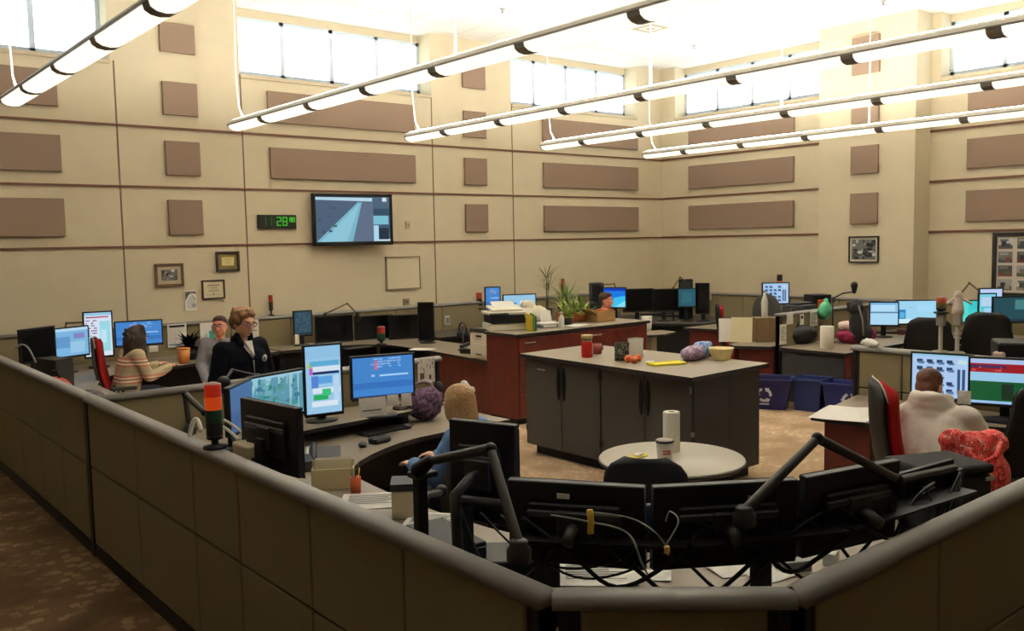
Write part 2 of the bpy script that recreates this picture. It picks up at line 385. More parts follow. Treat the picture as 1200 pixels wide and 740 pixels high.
# television
p=onA(414.5,257.5,.19); t=thing('television','large black flat television showing a road, on the back wall','television',(p.x,p.y,p.z),R(-6))
Wt,Ht=1.37,.82
m=MB(); m.box((0,.03,0),(Wt,.06,Ht),black); m.bx((-Wt/2,-.012,Ht/2-.05),(Wt/2,.0,Ht/2),black); m.bx((-Wt/2,-.012,-Ht/2),(Wt/2,0,-Ht/2+.06),black)
m.bx((-Wt/2,-.012,-Ht/2),(-Wt/2+.05,0,Ht/2),black); m.bx((Wt/2-.05,-.012,-Ht/2),(Wt/2,0,Ht/2),black); m.build('case',t,.006)
bl=[([(0,.93),(.76,.90),(.76,.98),(0,.99)],S(178,212,226)),([(0,0),(.48,0),(.62,.88),(.56,.88)],S(120,178,200)),([(.05,0),(.4,0),(.59,.86)],S(138,194,212)),
    ([(.48,0),(.77,0),(.77,.88),(.63,.88)],S(92,108,132)),(.77,.74,1,1,S(70,96,118)),(.9,.9,.96,.99,S(210,225,230)),(.77,.56,1,.74,S(44,72,96)),(.77,.38,.98,.58,S(120,188,206)),(.83,.34,.96,.5,S(24,100,118)),(.77,.2,1,.38,S(58,84,110)),(.77,0,.84,.36,S(170,214,232)),(.84,.04,.98,.3,S(26,42,60)),(.88,.08,.95,.28,S(130,170,190)),(.84,0,1,.05,S(190,215,225))]
for i in range(26):
    u=rnd.random()*.5; v=.1+rnd.random()*.75
    if u<.5-.48*(1-v)*.2 and u < .05+.55*v: bl.append((u,v,u+.05,v+.05,S(58+i%3*9,76+i%3*10,98+i%4*8)))
sm_=screen(Wt-.1,Ht-.11,S(74,94,118),bl); o=sm_.build('screen',t,loc=(0,-.002,.005))
m=MB(); m.bx((-.2,.06,-.15),(.2,.16,.15),dgrey); m.build('wall_bracket',t)
# clock
p=onA(325.5,260,.05); t=thing('digital_clock','black digital wall clock with green digits left of the television','clock',(p.x,p.y,p.z))
m=MB(); m.bx((-.31,0,-.105),(.31,.05,.105),mat('clock_case',(22,24,14),.4)); m.build('case',t,.006)
dg_=S(70,190,40,1.); dim=S(46,96,40,.8)
SEG=dict(a=(0,1,1,1),b=(1,.5,1,1),c=(1,0,1,.5),d=(0,0,1,0),e=(0,0,0,.5),f=(0,.5,0,1),g=(0,.5,1,.5))
def digits(m,txt,x,z,w,h,mm):
    for ch in txt:
        if ch==':':
            for q in (.3,.7): m.bx((x-.006,-.004,z+h*q-.008),(x+.006,0,z+h*q+.008),mm)
            x+=w*.45; continue
        for s_ in {'1':'bc','2':'abged','8':'abcdefg','0':'abcdef','A':'abcefg','M':'abcef','5':'acdfg'}[ch]:
            a,b,c2,d2=SEG[s_]; xa,xb=x+a*w,x+c2*w; za,zb=z+b*h,z+d2*h
            m.bx((xa-.007,-.004,min(za,zb)-.007),(xb+.007,0,max(za,zb)+.007),mm)
        x+=w*1.55
for tx_,x_,z_,w_,h_,c_ in (('1',-.25,-.055,.058,.12,dim),('1',-.16,-.055,.058,.12,dim),(':',-.055,-.055,.058,.12,dim),('2',-.01,-.055,.062,.12,dg_),('8',.086,-.055,.062,.12,dg_),('A',.2,0,.03,.06,dg_),('M',.2465,0,.03,.06,dg_)):
    dm=MB(); digits(dm,tx_,x_,z_,w_,h_,c_); dm.build('digit',t)
# whiteboard
p=onA(472.5,320,.02); t=thing('whiteboard','small blank whiteboard below and right of the television','whiteboard',(p.x,p.y,p.z))
m=MB(); m.box((0,0,0),(.66,.015,.53),mat('whiteboard_face',(226,214,182),.35)); m.build('board',t)
m=MB()
for a,b in (((-.34,-.02,.26),(.34,.02,.28)),((-.34,-.02,-.28),(.34,.02,-.26)),((-.34,-.02,-.28),(-.325,.02,.28)),((.325,-.02,-.28),(.34,.02,.28))): m.bx(a,b,mat('whiteboard_trim',(140,122,96),.5))
m.build('frame',t)
def framed(name,label,cat,loc,w,h,fr,mt,art,rz=0.,fw_=.035,mat_w=.05,group=None):
    t=thing(name,label,cat,loc,rz,group)
    m=MB()
    for a,b in (((-w/2,-.02,h/2-fw_),(w/2,.015,h/2)),((-w/2,-.02,-h/2),(w/2,.015,-h/2+fw_)),((-w/2,-.02,-h/2+fw_),(-w/2+fw_,.015,h/2-fw_)),((w/2-fw_,-.02,-h/2+fw_),(w/2,.015,h/2-fw_))): m.bx(a,b,fr)
    m.build('frame',t,.004)
    m=MB(); m.bx((-w/2+.01,0,-h/2+.01),(w/2-.01,.012,h/2-.01),mt); m.build('mount',t)
    iw,ih=w-2*fw_-2*mat_w,h-2*fw_-2*mat_w
    a=art(iw,ih); a.build('picture',t,loc=(0,-.003,0))
gp=[mat('photo_grey_%d'%g,(g,g,g-4),.7) for g in (34,70,110,160,205)]
def bwphoto(n,seed):
    def f(w,h):
        q=random.Random(seed); m=screen(w,h,gp[2],[]); bl=[]
        for i in range(n):
            u,v=q.random()*.85,q.random()*.8; a=.08+q.random()*.25; b=.06+q.random()*.2
            pts=[(min(1,max(0,u+a*.5+a*.5*math.cos(t)*(.8+.3*q.random()))),min(1,max(0,v+b*.5+b*.5*math.sin(t)))) for t in [k_*PI/4 for k_ in range(8)]]
            bl.append((pts,gp[q.choice([0,0,1,1,2,3,4])]))
        return screen(w,h,gp[2],bl)
    return f
def certificate(c1,c2):
    def f(w,h):
        bl=[(.2,.72,.8,.8,c2),(.3,.58,.7,.62,c2),(.25,.46,.75,.49,c2),(.25,.38,.75,.41,c2),(.15,.16,.4,.18,c2),(.6,.16,.85,.18,c2),([(.5+.05*math.cos(t*.7),.22+.07*math.sin(t*.7)) for t in range(9)],c2)]
        return screen(w,h,c1,bl)
    return f
def artA(px,py): p=onA(px,py,.02); return (p.x,p.y,p.z)
fdark=mat('dark_wood_frame',(62,48,34),.5); fblack=mat('black_frame',(26,22,18),.45)
framed('framed_photo','framed black-and-white photo with a beige mount, left of the certificates','picture',artA(198.5,322.5),.40,.325,mat('brown_frame',(104,80,58),.5),mat('beige_mount',(190,172,142),.8),bwphoto(22,3))
framed('framed_certificate','framed yellowish certificate, higher of the two on the pier','certificate',artA(267,306.5),.355,.295,fdark,mat('olive_mount',(128,112,60),.8),certificate(mat('yellowed_paper',(214,200,140),.8),mat('yellow_ink',(178,160,104),.8)))
framed('framed_certificate','framed white certificate with thin dark frame, lower of the two','certificate',artA(250,339.5),.34,.28,fdark,mat('white_mount',(222,208,172),.8),certificate(mat('white_certificate',(226,212,178),.8),mat('grey_ink',(150,140,116),.8)),fw_=.022,mat_w=.0)
m=screen(.17,.29,paper,[([(.05,.95),(.95,.95),(.95,.8),(.5,.9),(.05,.5)],gp[2]),([(.2,.1),(.8,.15),(.9,.6),(.5,.75),(.15,.45)],gp[4]),(.6,.15,.95,.35,gp[3]),([(.1,.75),(.5,.88),(.9,.5),(.9,.55),(.5,.93),(.1,.8)],gp[0])])
m.bx((-.085,0.0005,-.145),(.085,.004,.145),paper)
solid('wall_poster',m,'small unframed black-and-white drawing taped below the certificates','poster',artA(223.5,352.5),0)
solid('wall_switch',MB().bx((-.04,-.01,-.06),(.04,.01,.06),mat('switch_plate',(196,174,132),.5)).bx((-.012,-.018,-.02),(.012,-.01,.02),mat('switch_toggle',(150,130,96),.5)),'small beige switch plate on the wall right of the television','switch',(*onA(478,264,.01)[:3],))
solid('wall_outlet',MB().bx((-.06,-.012,-.055),(.06,.012,.055),mat('outlet_plate',(150,134,100),.5)).bx((-.03,-.016,-.02),(.03,-.012,.02),mat('outlet_slots',(96,84,62),.5)),'small beige outlet box on the wall below the whiteboard','outlet',(*onA(476,354,.012)[:3],))
p=PX(1012,292.5,COLX-.02)
framed('framed_photo','framed black-and-white group photo on the front of the pillar','picture',(p.x,p.y,p.z),.54,.45,fblack,mat('cream_mount',(214,204,172),.8),bwphoto(34,9),R(-90),.022,.03)
# big photo board right of the pillar
p=PX(1164,273,XB-.02); h=1.0; w=1.5
t=thing('photo_board','large black-framed board of small photographs right of the pillar','picture',(XB-.02,p.y-w/2,p.z-h/2),R(-90))
m=MB(); fw_=.06
for a,b in (((-w/2,-.03,h/2-fw_),(w/2,.015,h/2)),((-w/2,-.03,-h/2),(w/2,.015,-h/2+fw_)),((-w/2,-.03,-h/2+fw_),(-w/2+fw_,.015,h/2-fw_)),((w/2-fw_,-.03,-h/2+fw_),(w/2,.015,h/2-fw_))): m.bx(a,b,fblack)
m.build('frame',t,.005)
m=MB(); m.bx((-w/2+.02,0,-h/2+.02),(w/2-.02,.012,h/2-.02),mat('board_mount',(208,196,180),.8)); m.build('mount',t)
cols=[(92,78,70),(60,70,84),(120,62,54),(84,92,60),(150,140,132),(70,58,50)]
for i in range(5):
    for j in range(4):
        bl=[(.0,0,1,.35,mat('photo_tone_%d'%((i+j)%6),cols[(i+j)%6],.7)),(.2,.25,.55,.7,gp[(i+2*j)%3]),(.5,.1,.85,.5,mat('photo_tone_%d'%((i*2+j+1)%6),cols[(i*2+j+1)%6],.7)),(.1,.7,.7,.9,gp[(i+j)%2+2])]
        s_=screen(.21,.17,gp[3-(i+j)%3] if (i+j)%4 else gp[4],bl); s_.build('photograph',t,loc=(-w/2+.19+i*.275,-.004,h/2-.17-j*.215))
# ================================================================== CUBICLE DIVIDERS
tilem=panelf; corem=mat('divider_core',(40,34,26),.8)
DZ=1.2
def divider(label, p0, p1, seams, h=DZ, th=.07, split=.68, cap=True, posts=(True,True), group='fabric cubicle dividers'):
    p0=Vector((*p0,0)); p1=Vector((*p1,0)); d=p1-p0; L=d.length; rz=math.atan2(d.y,d.x)
    t=thing('cubicle_divider',label,'partition',p0,rz,group)
    m=MB(); m.bx((0,-th*.32,.02),(L,th*.32,h-.04),corem); m.build('frame',t)
    m=MB(); m.bx((.0,-th*.42,.0),(L,th*.42,.095),kickm); m.build('kick_plate',t)
    s=[0.]+sorted(seams)+[L]; g=.005
    for a,b in zip(s,s[1:]):
        lo=.06 if (a==0 and posts[0]) else 0; hi=.06 if (b==L and posts[1]) else 0
        zz=[.1]+([split] if split else [])+[h-.045]
        for z0,z1 in zip(zz,zz[1:]):
            m=MB(); m.bx((a+g+lo,-th/2,z0+g),(b-g-hi,th/2,z1-g),tilem); m.build('fabric_tile',t,.006,1)
    if cap:
        m=MB(); prof=[(-.052,0),(-.05,.022),(-.036,.038),(-.016,.044),(.016,.044),(.036,.038),(.05,.022),(.052,0)]
        n=len(prof); vs=[(x,y,h-.044+z) for x in (-.02,L+.02) for y,z in prof]
        m.add(vs,[(i+1,i,i+n,i+1+n) for i in range(n-1)]+[tuple(range(n)),tuple(range(2*n-1,n-1,-1)),(0,n-1,2*n-1,n)],capm,True); m.build('cap_rail',t)
    for i,x in enumerate((.0,L)):
        if posts[i]: mm=MB(); mm.bx((x-.03 if i else 0,-th*.52,.0),(x if i else .03+.0,th*.52,h-.04),mat('dark_post',(26,24,22),.5)); mm.build('post',t)
    return t
LX=1.74
ys=[PZ(px,py,DZ).y for px,py in ((168,487),(230,517),(283,540),(365,577),(475,625))]
divider('long olive fabric divider at the left of the near desks, by the walkway',(LX,6.93),(LX,1.955),[6.93-y for y in ys],posts=(True,True))
divider('olive fabric divider continuing to the back wall beside the far left desks',(LX,12.75),(LX,6.94),[.9,1.9,2.75,3.55,4.3,5.05],posts=(False,True))
divider('short angled olive divider panel cutting the near corner',(1.765,1.93),(2.275,1.475),[],posts=(True,True))
divider('olive fabric divider along the near right side, closest to the camera',(2.30,1.464),(8.6,1.464),[.865,1.75,2.62,3.5,4.4,5.3],posts=(True,False))
divider('olive fabric divider running below the television along the back wall',(1.83,12.74),(12.3,12.74),[.9,1.8,2.7,3.35,4.3,5.25,6.2,7.15,8.1,9.05,9.9],posts=(False,False))
divider('olive fabric divider behind the far right desks, along the pillar wall',(14.1,12.2),(14.1,1.6),[1.1,2.1,3.1,4.05,4.9,5.8,6.7,7.6,8.6,9.6],posts=(False,False))
divider('low angled divider closing the far room corner',(12.32,12.74),(14.08,12.16),[.9],posts=(False,False))
divider('olive divider between the near left desk and the far left desk',(1.80,6.82),(4.75,6.82),[.9,1.9],posts=(False,True))
divider('olive divider carrying the hooded person\'s two screens',(7.95,4.43),(7.95,1.53),[.48,1.35,2.2],posts=(True,False),split=.8)
divider('olive divider hung with papers beside the blue recycling bins',(10.62,7.06),(14.04,7.06),[.9,1.8,2.6],posts=(True,False))
# ================================================================== DESKS
def prism2(m, poly, z0, z1, mtop, mside):
    n=len(poly); A=sum(poly[i][0]*poly[(i+1)%n][1]-poly[(i+1)%n][0]*poly[i][1] for i in range(n))
    if A<0: poly=poly[::-1]
    vs=[(p[0],p[1],z0) for p in poly]+[(p[0],p[1],z1) for p in poly]
    m.add(vs,[list(range(n))[::-1]]+[(i,(i+1)%n,(i+1)%n+n,i+n) for i in range(n)],mside); m.add(vs[n:],[list(range(n))],mtop); return m
def arc(cx,cy,r,a0,a1,n=8): return [(cx+r*math.cos(R(a0+(a1-a0)*i/n)),cy+r*math.sin(R(a0+(a1-a0)*i/n))) for i in range(n+1)]
def smooth_poly(pts,it=2):
    for _ in range(it):
        q=[]
        for i in range(len(pts)-1):
            a,b=Vector(pts[i]),Vector(pts[i+1]); q+=[tuple(a*.75+b*.25),tuple(a*.25+b*.75)]
        pts=[pts[0]]+q+[pts[-1]]
    return pts
def desk(label, poly, panels, z=.74, shelf=None, legs=(), pm=None, top=None):
    """panels: (x0,y0,x1,y1,z0,material) upright boards; shelf: raised polygon"""
    t=thing('workstation_desk',label,'desk',(poly[0][0],poly[0][1],0)); ox,oy=poly[0]
    loc=lambda P:[(a-ox,b-oy) for a,b in P]
    m=MB(); prism2(m,loc(poly),z-.038,z,top or deskm,desk_edge); m.build('worksurface',t)
    if shelf: 
        m=MB(); prism2(m,loc(shelf[0]),shelf[1]-.03,shelf[1],deskm,desk_edge); m.build('monitor_shelf',t)
        m=MB()
        for a,b in shelf[2]: m.bx((a-ox-.02,b-oy-.15,z),(a-ox+.02,b-oy+.15,shelf[1]-.03),dgrey)
        m.build('shelf_support',t)
    for x0,y0,x1,y1,z0,pm in panels:
        d=Vector((x1-x0,y1-y0)); m=MB(); m.box(((x0+x1)/2-ox,(y0+y1)/2-oy,(z0+z-.038)/2),(d.length,.03,z-.038-z0),pm,rz=math.atan2(d.y,d.x)); m.build('front_panel',t)
    for x,y in legs:
        m=MB(); m.box((x-ox,y-oy,(z-.038)/2),(.07,.07,z-.038),dgrey); m.box((x-ox,y-oy,.015),(.1,.45,.03),dgrey); m.build('leg',t)
    return t
inner=smooth_poly([(4.78,5.80),(4.1,5.78),(3.73,5.76),(3.32,5.58),(3.01,5.36),(2.86,5.10),(2.82,4.7),(2.80,4.1),(2.86,3.5),(3.05,2.95),(3.5,2.5),(4.3,2.34),(5.42,2.32)],1)
outer=[(5.42,1.53),(2.36,1.53),(1.82,2.02),(1.82,6.75),(4.72,6.75)]
sh=[(1.86,6.74),(1.86,5.0),(2.2,5.0),(2.33,5.6),(2.62,5.98),(3.0,6.12),(3.5,6.16),(4.2,6.2),(4.25,6.74)]
desk('curved grey desk of the denim-jacket woman, wrapping the near corner',inner+outer,[(1.84,6.7,4.7,6.7,.1,desk_panel),(1.84,2.2,1.84,6.7,.1,desk_panel),(2.5,1.56,5.4,1.56,.1,desk_panel),(5.40,1.56,5.40,2.3,.0,woodm),(4.70,5.85,4.70,6.70,.0,woodm)],shelf=(smooth_poly(sh,1),.86,[(2.05,6.2),(3.0,6.45),(4.0,6.5)]),legs=[(2.2,5.0),(2.3,3.6),(3.6,1.9)])
D3=[(1.84,12.68),(1.84,8.2),(2.7,8.2),(2.75,10.6)]+[(2.95,11.2),(3.3,11.42),(3.85,11.5),(4.6,11.75),(5.4,11.95),(5.6,12.0),(5.6,12.68)]
desk('grey corner desk of the striped-sweater woman by the back wall',D3,[(2.65,8.25,2.65,10.6,.05,desk_panel),(3.1,12.2,5.55,12.2,.0,black)],legs=[(2.5,11.5)])  # black panel paints in the shade beneath the desk
D4=[(5.64,12.68),(5.64,12.0),(6.5,11.97),(6.9,11.8),(7.12,11.4),(7.12,10.5),(7.04,9.6),(6.98,8.86),(7.9,8.86),(7.95,12.68)]
desk('grey desk with mahogany front below the dark monitors under the television',D4,[(5.66,12.15,7.3,12.15,.0,black),(7.13,8.9,7.13,10.4,.0,woodm),(7.2,10.45,7.35,12.1,.0,black)])  # black fronts carry the under-desk shade in their colour
D5=[(8.2,12.68),(8.2,11.7),(11.0,11.5),(12.0,10.9),(12.6,9.9),(13.1,9.9),(14.0,9.9),(14.0,12.05),(12.2,12.6)]
desk('black-fronted desk in the far room corner',D5,[(8.3,11.8,10.9,11.62,.0,black),(11.1,11.6,12.1,11.0,.0,black),(12.15,10.95,12.7,10.0,.0,black)],top=mat('dark_laminate',(58,54,50),.5))
D6=[(12.3,9.75),(11.9,9.75),(12.1,8.75),(12.6,8.3),(14.0,8.2),(14.0,9.8)]
desk('grey desk with mahogany front near the red chair by the pillar wall',D6,[(12.0,9.7,12.2,8.8,.0,woodm)])
D7=[(10.45,7.75),(10.32,7.55),(10.55,7.12),(14.0,7.12),(14.0,7.75)]
desk('grey desk with mahogany front holding a carton and papers',D7,[(10.42,7.55,10.66,7.14,.0,woodm),(10.5,7.70,11.6,7.70,.0,woodm)])
D8=[(10.56,7.0),(10.54,6.0),(10.95,6.0),(13.95,6.0),(13.95,7.0)]
desk('grey desk with charcoal front behind the blue recycling bins',D8,[(10.62,6.98,10.62,6.06,.0,desk_panel),(10.6,6.03,11.2,6.03,.0,woodm)])
D9=[(14.02,6.0),(13.2,6.0),(12.9,5.3),(12.9,4.3),(13.0,1.7),(14.02,1.7)]
desk('grey desk along the pillar wall under the light blue screens',D9,[(13.3,5.9,13.3,1.8,.0,black)])
D10=[(7.86,4.35),(6.66,4.1),(6.72,3.58),(7.25,2.9),(7.4,2.5),(7.4,1.6),(7.88,1.6)]
desk('grey desk with mahogany end where the hooded person works',D10,[(6.76,4.02,6.80,3.64,.0,woodm),(6.9,4.1,7.8,4.3,.0,woodm),(6.86,3.6,7.4,2.95,.0,mat('dark_mahogany',(58,22,18),.5))],z=.74)
desk('low grey credenza right behind the hooded person\'s divider',[(8.06,4.3),(8.06,2.1),(8.75,2.1),(8.75,4.3)],[(8.7,2.2,8.7,4.2,.0,desk_panel),(8.1,2.15,8.7,2.15,.0,desk_panel),(8.1,4.25,8.7,4.25,.0,desk_panel)],z=.93)
# raised mahogany counter unit
RX0,RX1,RY0,RY1,RZ_=6.92,9.28,8.25,8.84,1.13
t=thing('storage_counter','tall mahogany storage counter with grey top holding printers and plants','counter',(RX0,RY0,0))
m=MB(); m.bx((0,0,.08),(RX1-RX0,RY1-RY0,RZ_-.035),woodm); m.bx((.05,.06,0),(RX1-RX0-.05,RY1-RY0,.08),black); m.build('body',t)
m=MB(); prism2(m,[(-.03,-.03),(RX1-RX0+.04,-.03),(RX1-RX0+.04,RY1-RY0+.5),(1.0,RY1-RY0+.5),(.7,RY1-RY0+.02),(-.03,RY1-RY0+.02)],RZ_-.035,RZ_,deskm,desk_edge); m.build('counter_top',t,.006)
pull=mat('steel_pull',(150,146,138),.35,.7)
for i in range(2):
    x0=.03+i*1.16; x1=x0+1.14
    for j,(z0,z1) in enumerate([(.78,1.075),(.44,.77),(.1,.43)]):
        m=MB(); m.bx((x0,-.018,z0),(x1,0,z1),woodm); d=m.build('drawer',t,.004)
        m=MB(); zc=z1-.06; m.tube([(x0+.09,-.018,zc),(x0+.09,-.04,zc),(x0+.24,-.04,zc),(x0+.24,-.018,zc)],.008,pull,6); m.build('handle',d)
# ================================================================== ISLAND
IX0,IX1,IY0,IY1,IZ=6.10,7.10,4.90,7.14,1.07
t=thing('island_cabinet','dark grey island cabinet with pale laminate top in the middle','cabinet',(IX0,IY0,0))
m=MB(); m.bx((.02,.02,.1),(IX1-IX0-.02,IY1-IY0-.02,IZ-.04),island_m); m.build('body',t)
m=MB(); m.bx((.08,.08,0),(IX1-IX0-.08,IY1-IY0-.08,.1),black); m.build('plinth',t)
m=MB(); prism2(m,[(-.14,-.10),(IX1-IX0+.05,-.06),(IX1-IX0+.05,IY1-IY0+.05),(-.05,IY1-IY0+.02)],IZ-.04,IZ,mat('island_laminate',(142,130,110),.4,noise=.06,scale=180),desk_edge); m.build('counter_top',t,.006)
W4=(IY1-IY0)/4
for i in range(4):
    y0=i*W4+(.012 if i%2==0 else .004); y1=(i+1)*W4-(.012 if i%2 else .004)
    m=MB(); m.bx((0,y0,.11),(.02,y1,IZ-.055),island_m); d=m.build('door',t,.003)
    hy=y1-.035 if i%2==0 else y0+.035
    m=MB(); 
    m.ell((-.002,hy,.80),(.022,.028,.17),black,n=14,k=12); m.build('handle',d)
    m=MB(); zq=.3
    for zq in (.25,.9): m.bx((-.006,(y0+.0 if i%2==0 else y1-.016),zq),(.0,(y0+.016 if i%2==0 else y1),zq+.06),silver if i==0 and zq>.5 else dgrey)
    m.build('hinge',d)
m=MB(); m.bx((-.004,IY1-IY0-.32,.915),(.0,IY1-IY0-.20,.928),silver); m.build('lock_plate',t)
for x0,x1 in ((.02,.515),(.52,IX1-IX0-.02)):
    m=MB(); m.bx((x0,0,.11),(x1,.02,IZ-.05),island_m); m.build('end_panel',t,.003)
m=MB(); m.bx((-.002,-.004,.52),(.02,.02,.56),silver); m.build('corner_clip',t)
# ================================================================== CHAIRS
def chair(label, loc, rz, front=black_fab, shell=black, w=.48, backh=.6, seat=.48, arms=True, piping=None, th=.07):
    """swivel chair; faces local +y"""
    t=thing('office_chair',label,'chair',loc,rz,'office chairs')
    m=MB(); m.box((0,0,seat-.04),(w,w,.09),front); m.build('seat',t,.035,3)
    def curved(y,th,mm,scale,name,z0):
        m=MB(); n=12; r=14; vs=[]; fs=[]
        for side in (0,1):
            for i in range(r+1):
                v=i/r; hw=w/2*scale*(.86+.14*math.sin(PI*min(1,v*1.25+.1))) * (1 if v<.8 else math.sqrt(max(0.05,1-((v-.8)/.2)**2*.75)))
                for j in range(n+1):
                    u=j/n*2-1; yy=y-.10*v+.05*u*u-.03*math.sin(PI*v)+(th if side else 0)*(1-.7*abs(u)**3)*(1 if 0<i<r else .3)
                    vs.append((u*hw,yy,z0+v*backh*scale))
        K_=(r+1)*(n+1)
        for i in range(r):
            for j in range(n):
                a=i*(n+1)+j; fs.append((a,a+1,a+n+2,a+n+1)); fs.append((K_+a+1,K_+a,K_+a+n+1,K_+a+n+2))
        for i in range(r):
            for j in (0,n):
                a=i*(n+1)+j; q=(a,a+n+1,K_+a+n+1,K_+a); fs.append(q if j==0 else q[::-1])
        for j in range(n):
            for i in (0,r):
                a=i*(n+1)+j; q=(a,K_+a,K_+a+1,a+1); fs.append(q if i==0 else q[::-1])
        m.add(vs,fs,mm,True); o=m.build(name,t); return o
    curved(-w/2+.005,th,front,.97,'backrest',seat+.09)
    curved(-w/2-.035,.04,shell,1.03,'back_shell',seat+.07)
    if piping:
        m=MB(); pts=[]; 
        for a in range(11):
            u=-1+a*.2; pts.append((u*w/2*1.0*(.93),-w/2-.10+.05*u*u-.005,seat+.09+backh*(1.02-.18*u**4)))
        m.tube(pts,.005,piping,6); m.build('piping',t)
    m=MB(); m.box((0,-w/2-.03,seat+.04),(.09,.03,.28),shell); m.box((0,-w/4-.02,seat-.1),(.09,w/2,.03),shell); m.build('back_bracket',t)
    if arms:
        for sx in (-1,1):
            m=MB(); m.tube([(sx*(w/2-.05),0,seat-.07),(sx*(w/2+.05),0,seat-.05),(sx*(w/2+.05),-.02,seat+.17)],.017,shell,8); m.box((sx*(w/2+.05),.0,seat+.19),(.07,.27,.035),shell); m.build('armrest',t,.01)
    m=MB(); m.tube([(0,0,.08),(0,0,seat-.09)],.028,dgrey,12); m.lathe([(.05,.07),(.05,.13),(.03,.17)],(0,0,0),shell,12); m.build('gas_column',t)
    for i in range(5):
        a=2*PI*i/5+.3; x,y=math.cos(a),math.sin(a)
        m=MB(); m.tube([(0,0,.1),(x*.16,y*.16,.1),(x*.29,y*.29,.075)],[.03,.024,.016],shell,8); l=m.build('base_leg',t)
        m=MB(); m.tube([(x*.29-y*.02,y*.29+x*.02,.03),(x*.29+y*.02,y*.29-x*.02,.03)],.03,black,10); m.build('caster',l)
    return t
# ================================================================== MONITORS
bez=mat('monitor_black',(20,20,22),.42,spec=.4); bez2=mat('monitor_edge_grey',(58,58,56),.5)
offm=mat('screen_off',(10,11,13),.2,spec=.5)
def monitor(label, c, w, h, th, scr=None, zdesk=None, arm=None, tilt=0., group='computer monitors', name='computer_monitor', off=False, cat='monitor'):
    """c: centre of the screen; th: the way the screen faces, degrees in plan"""
    t=thing(name,label,cat,c,R(th-270),group)
    t.rotation_euler=(R(tilt),0,R(th-270))
    m=MB(); b=.017
    m.bx((-w/2-b,.0,-h/2-b),(w/2+b,.035,h/2+b),bez)
    m.bx((-w/2-b,-.008,h/2),(w/2+b,.0,h/2+b),bez); m.bx((-w/2-b,-.008,-h/2-b*1.5),(w/2+b,0,-h/2),bez); m.bx((-w/2-b,-.008,-h/2),(-w/2,0,h/2),bez); m.bx((w/2,-.008,-h/2),(w/2+b,0,h/2),bez)
    m.build('case',t,.005,1)
    m=MB(); m.box((0,.047,0),(w*.72,.026,h*.6),bez); m.box((0,.062,h*.16),(w*.74,.012,.03),bez2); m.box((0,.065,-.0),(.12,.02,.12),dgrey); m.build('back_cover',t,.008,1)
    if off or scr is None: s=screen(w,h,offm,[])
    else: s=screen(w,h,scr[0],scr[1])
    s.build('screen',t,loc=(0,-.003,0))
    if zdesk is not None:
        dz=c[2]-zdesk
        m=MB(); m.box((0,.085,-dz/2+.0),(.07,.03,dz),bez); m.lathe([(.13,0),(.13,.012),(.04,.022)],(0,.07,-dz),bez,20,1,.75); m.build('stand',t)
    if arm:
        m=MB(); q=Matrix.Rotation(-R(th-270),3,'Z'); a=[q@(Vector(x)-Vector(c)) for x in arm]
        m.tube([(0,.075,0),(0,.11,0)]+a,.022,dgrey,8); m.build('support_arm',t)
    return t
def text_rows(q,n,u0,u1,v0,v1,mm,dens=.8):
    bl=[]
    for i in range(n):
        v=v1-(v1-v0)*(i+.5)/n; u=u0
        while u<u1-.02:
            L=.02+q.random()*.08
            if q.random()<dens: bl.append((u,v-.3*(v1-v0)/n,min(u+L,u1),v+.25*(v1-v0)/n,mm))
            u+=L+.012
    return bl
SB=S(66,130,200); SLB=S(150,196,226); SW=S(214,226,240); SDB=S(24,48,104); SCY=S(80,196,214); SGR=S(40,170,92); SPK=S(196,110,190); SMAP=S(92,150,170); SMG=S(50,128,116)
def scr_blue(seed):
    q=random.Random(seed); bl=text_rows(q,4,.3,.8,.72,.98,S(140,180,226),.6)+[(.35,.68,.42,.9,S(180,110,150)),(.3,.5,.36,.56,S(150,190,230)),(.44,.5,.92,.545,S(160,206,244)),(.0,.0,1,.02,SDB),(.0,.2,1,.36,S(54,112,186))]
    return (SB,bl)
def scr_map(seed):
    q=random.Random(seed); bl=[]
    for i in range(60):
        u,v=q.random()*.93,q.random()*.93; a=.03+q.random()*.16; b=.03+q.random()*.14
        bl.append(([(min(1,max(0,u+a*math.cos(k_*PI/3)*.5)),min(1,max(0,v+b*math.sin(k_*PI/3)*.5))) for k_ in range(6)],q.choice([SMG,S(70,140,140),S(110,168,180),S(60,120,150),S(84,150,140)])))
    for i in range(7): u=q.random(); v=q.random()*.9; bl.append(([(u,v),(min(1,u+.012),v),(min(1,u+.2*q.random()+.01),1),(u,1)],S(150,196,206)))
    bl.append((0,.95,1,1,S(150,196,220))); bl.append((0,0,1,.03,S(120,180,210))); return (SMAP,bl)
def scr_list(seed, base=SW):
    q=random.Random(seed); return (base,[(0,.93,1,1,SLB),(.05,.88,.9,.91,S(170,60,90))]+text_rows(q,13,.05,.45,.1,.85,S(130,90,150),.6)+[(.55,.1,.95,.8,S(150,214,226)),(.6,.3,.8,.6,S(190,226,240))])
def scr_cards(seed):
    q=random.Random(seed); bl=[(0,.95,1,1,SLB)]
    for i in range(4):
        for j in range(5):
            if q.random()<.85: u=.08+i*.17; v=.8-j*.17; bl+= [(u,v,u+.1,v+.08,S(40,60,96)),(u+.03,v-.03,u+.13,v+.03,S(90,120,160))]
    bl+=[(.77,.1,.82,.68,S(50,80,120)),(.85,.1,.9,.68,S(50,80,120)),(.78,.8,.92,.9,S(190,222,226))]; return (S(170,200,236),bl)
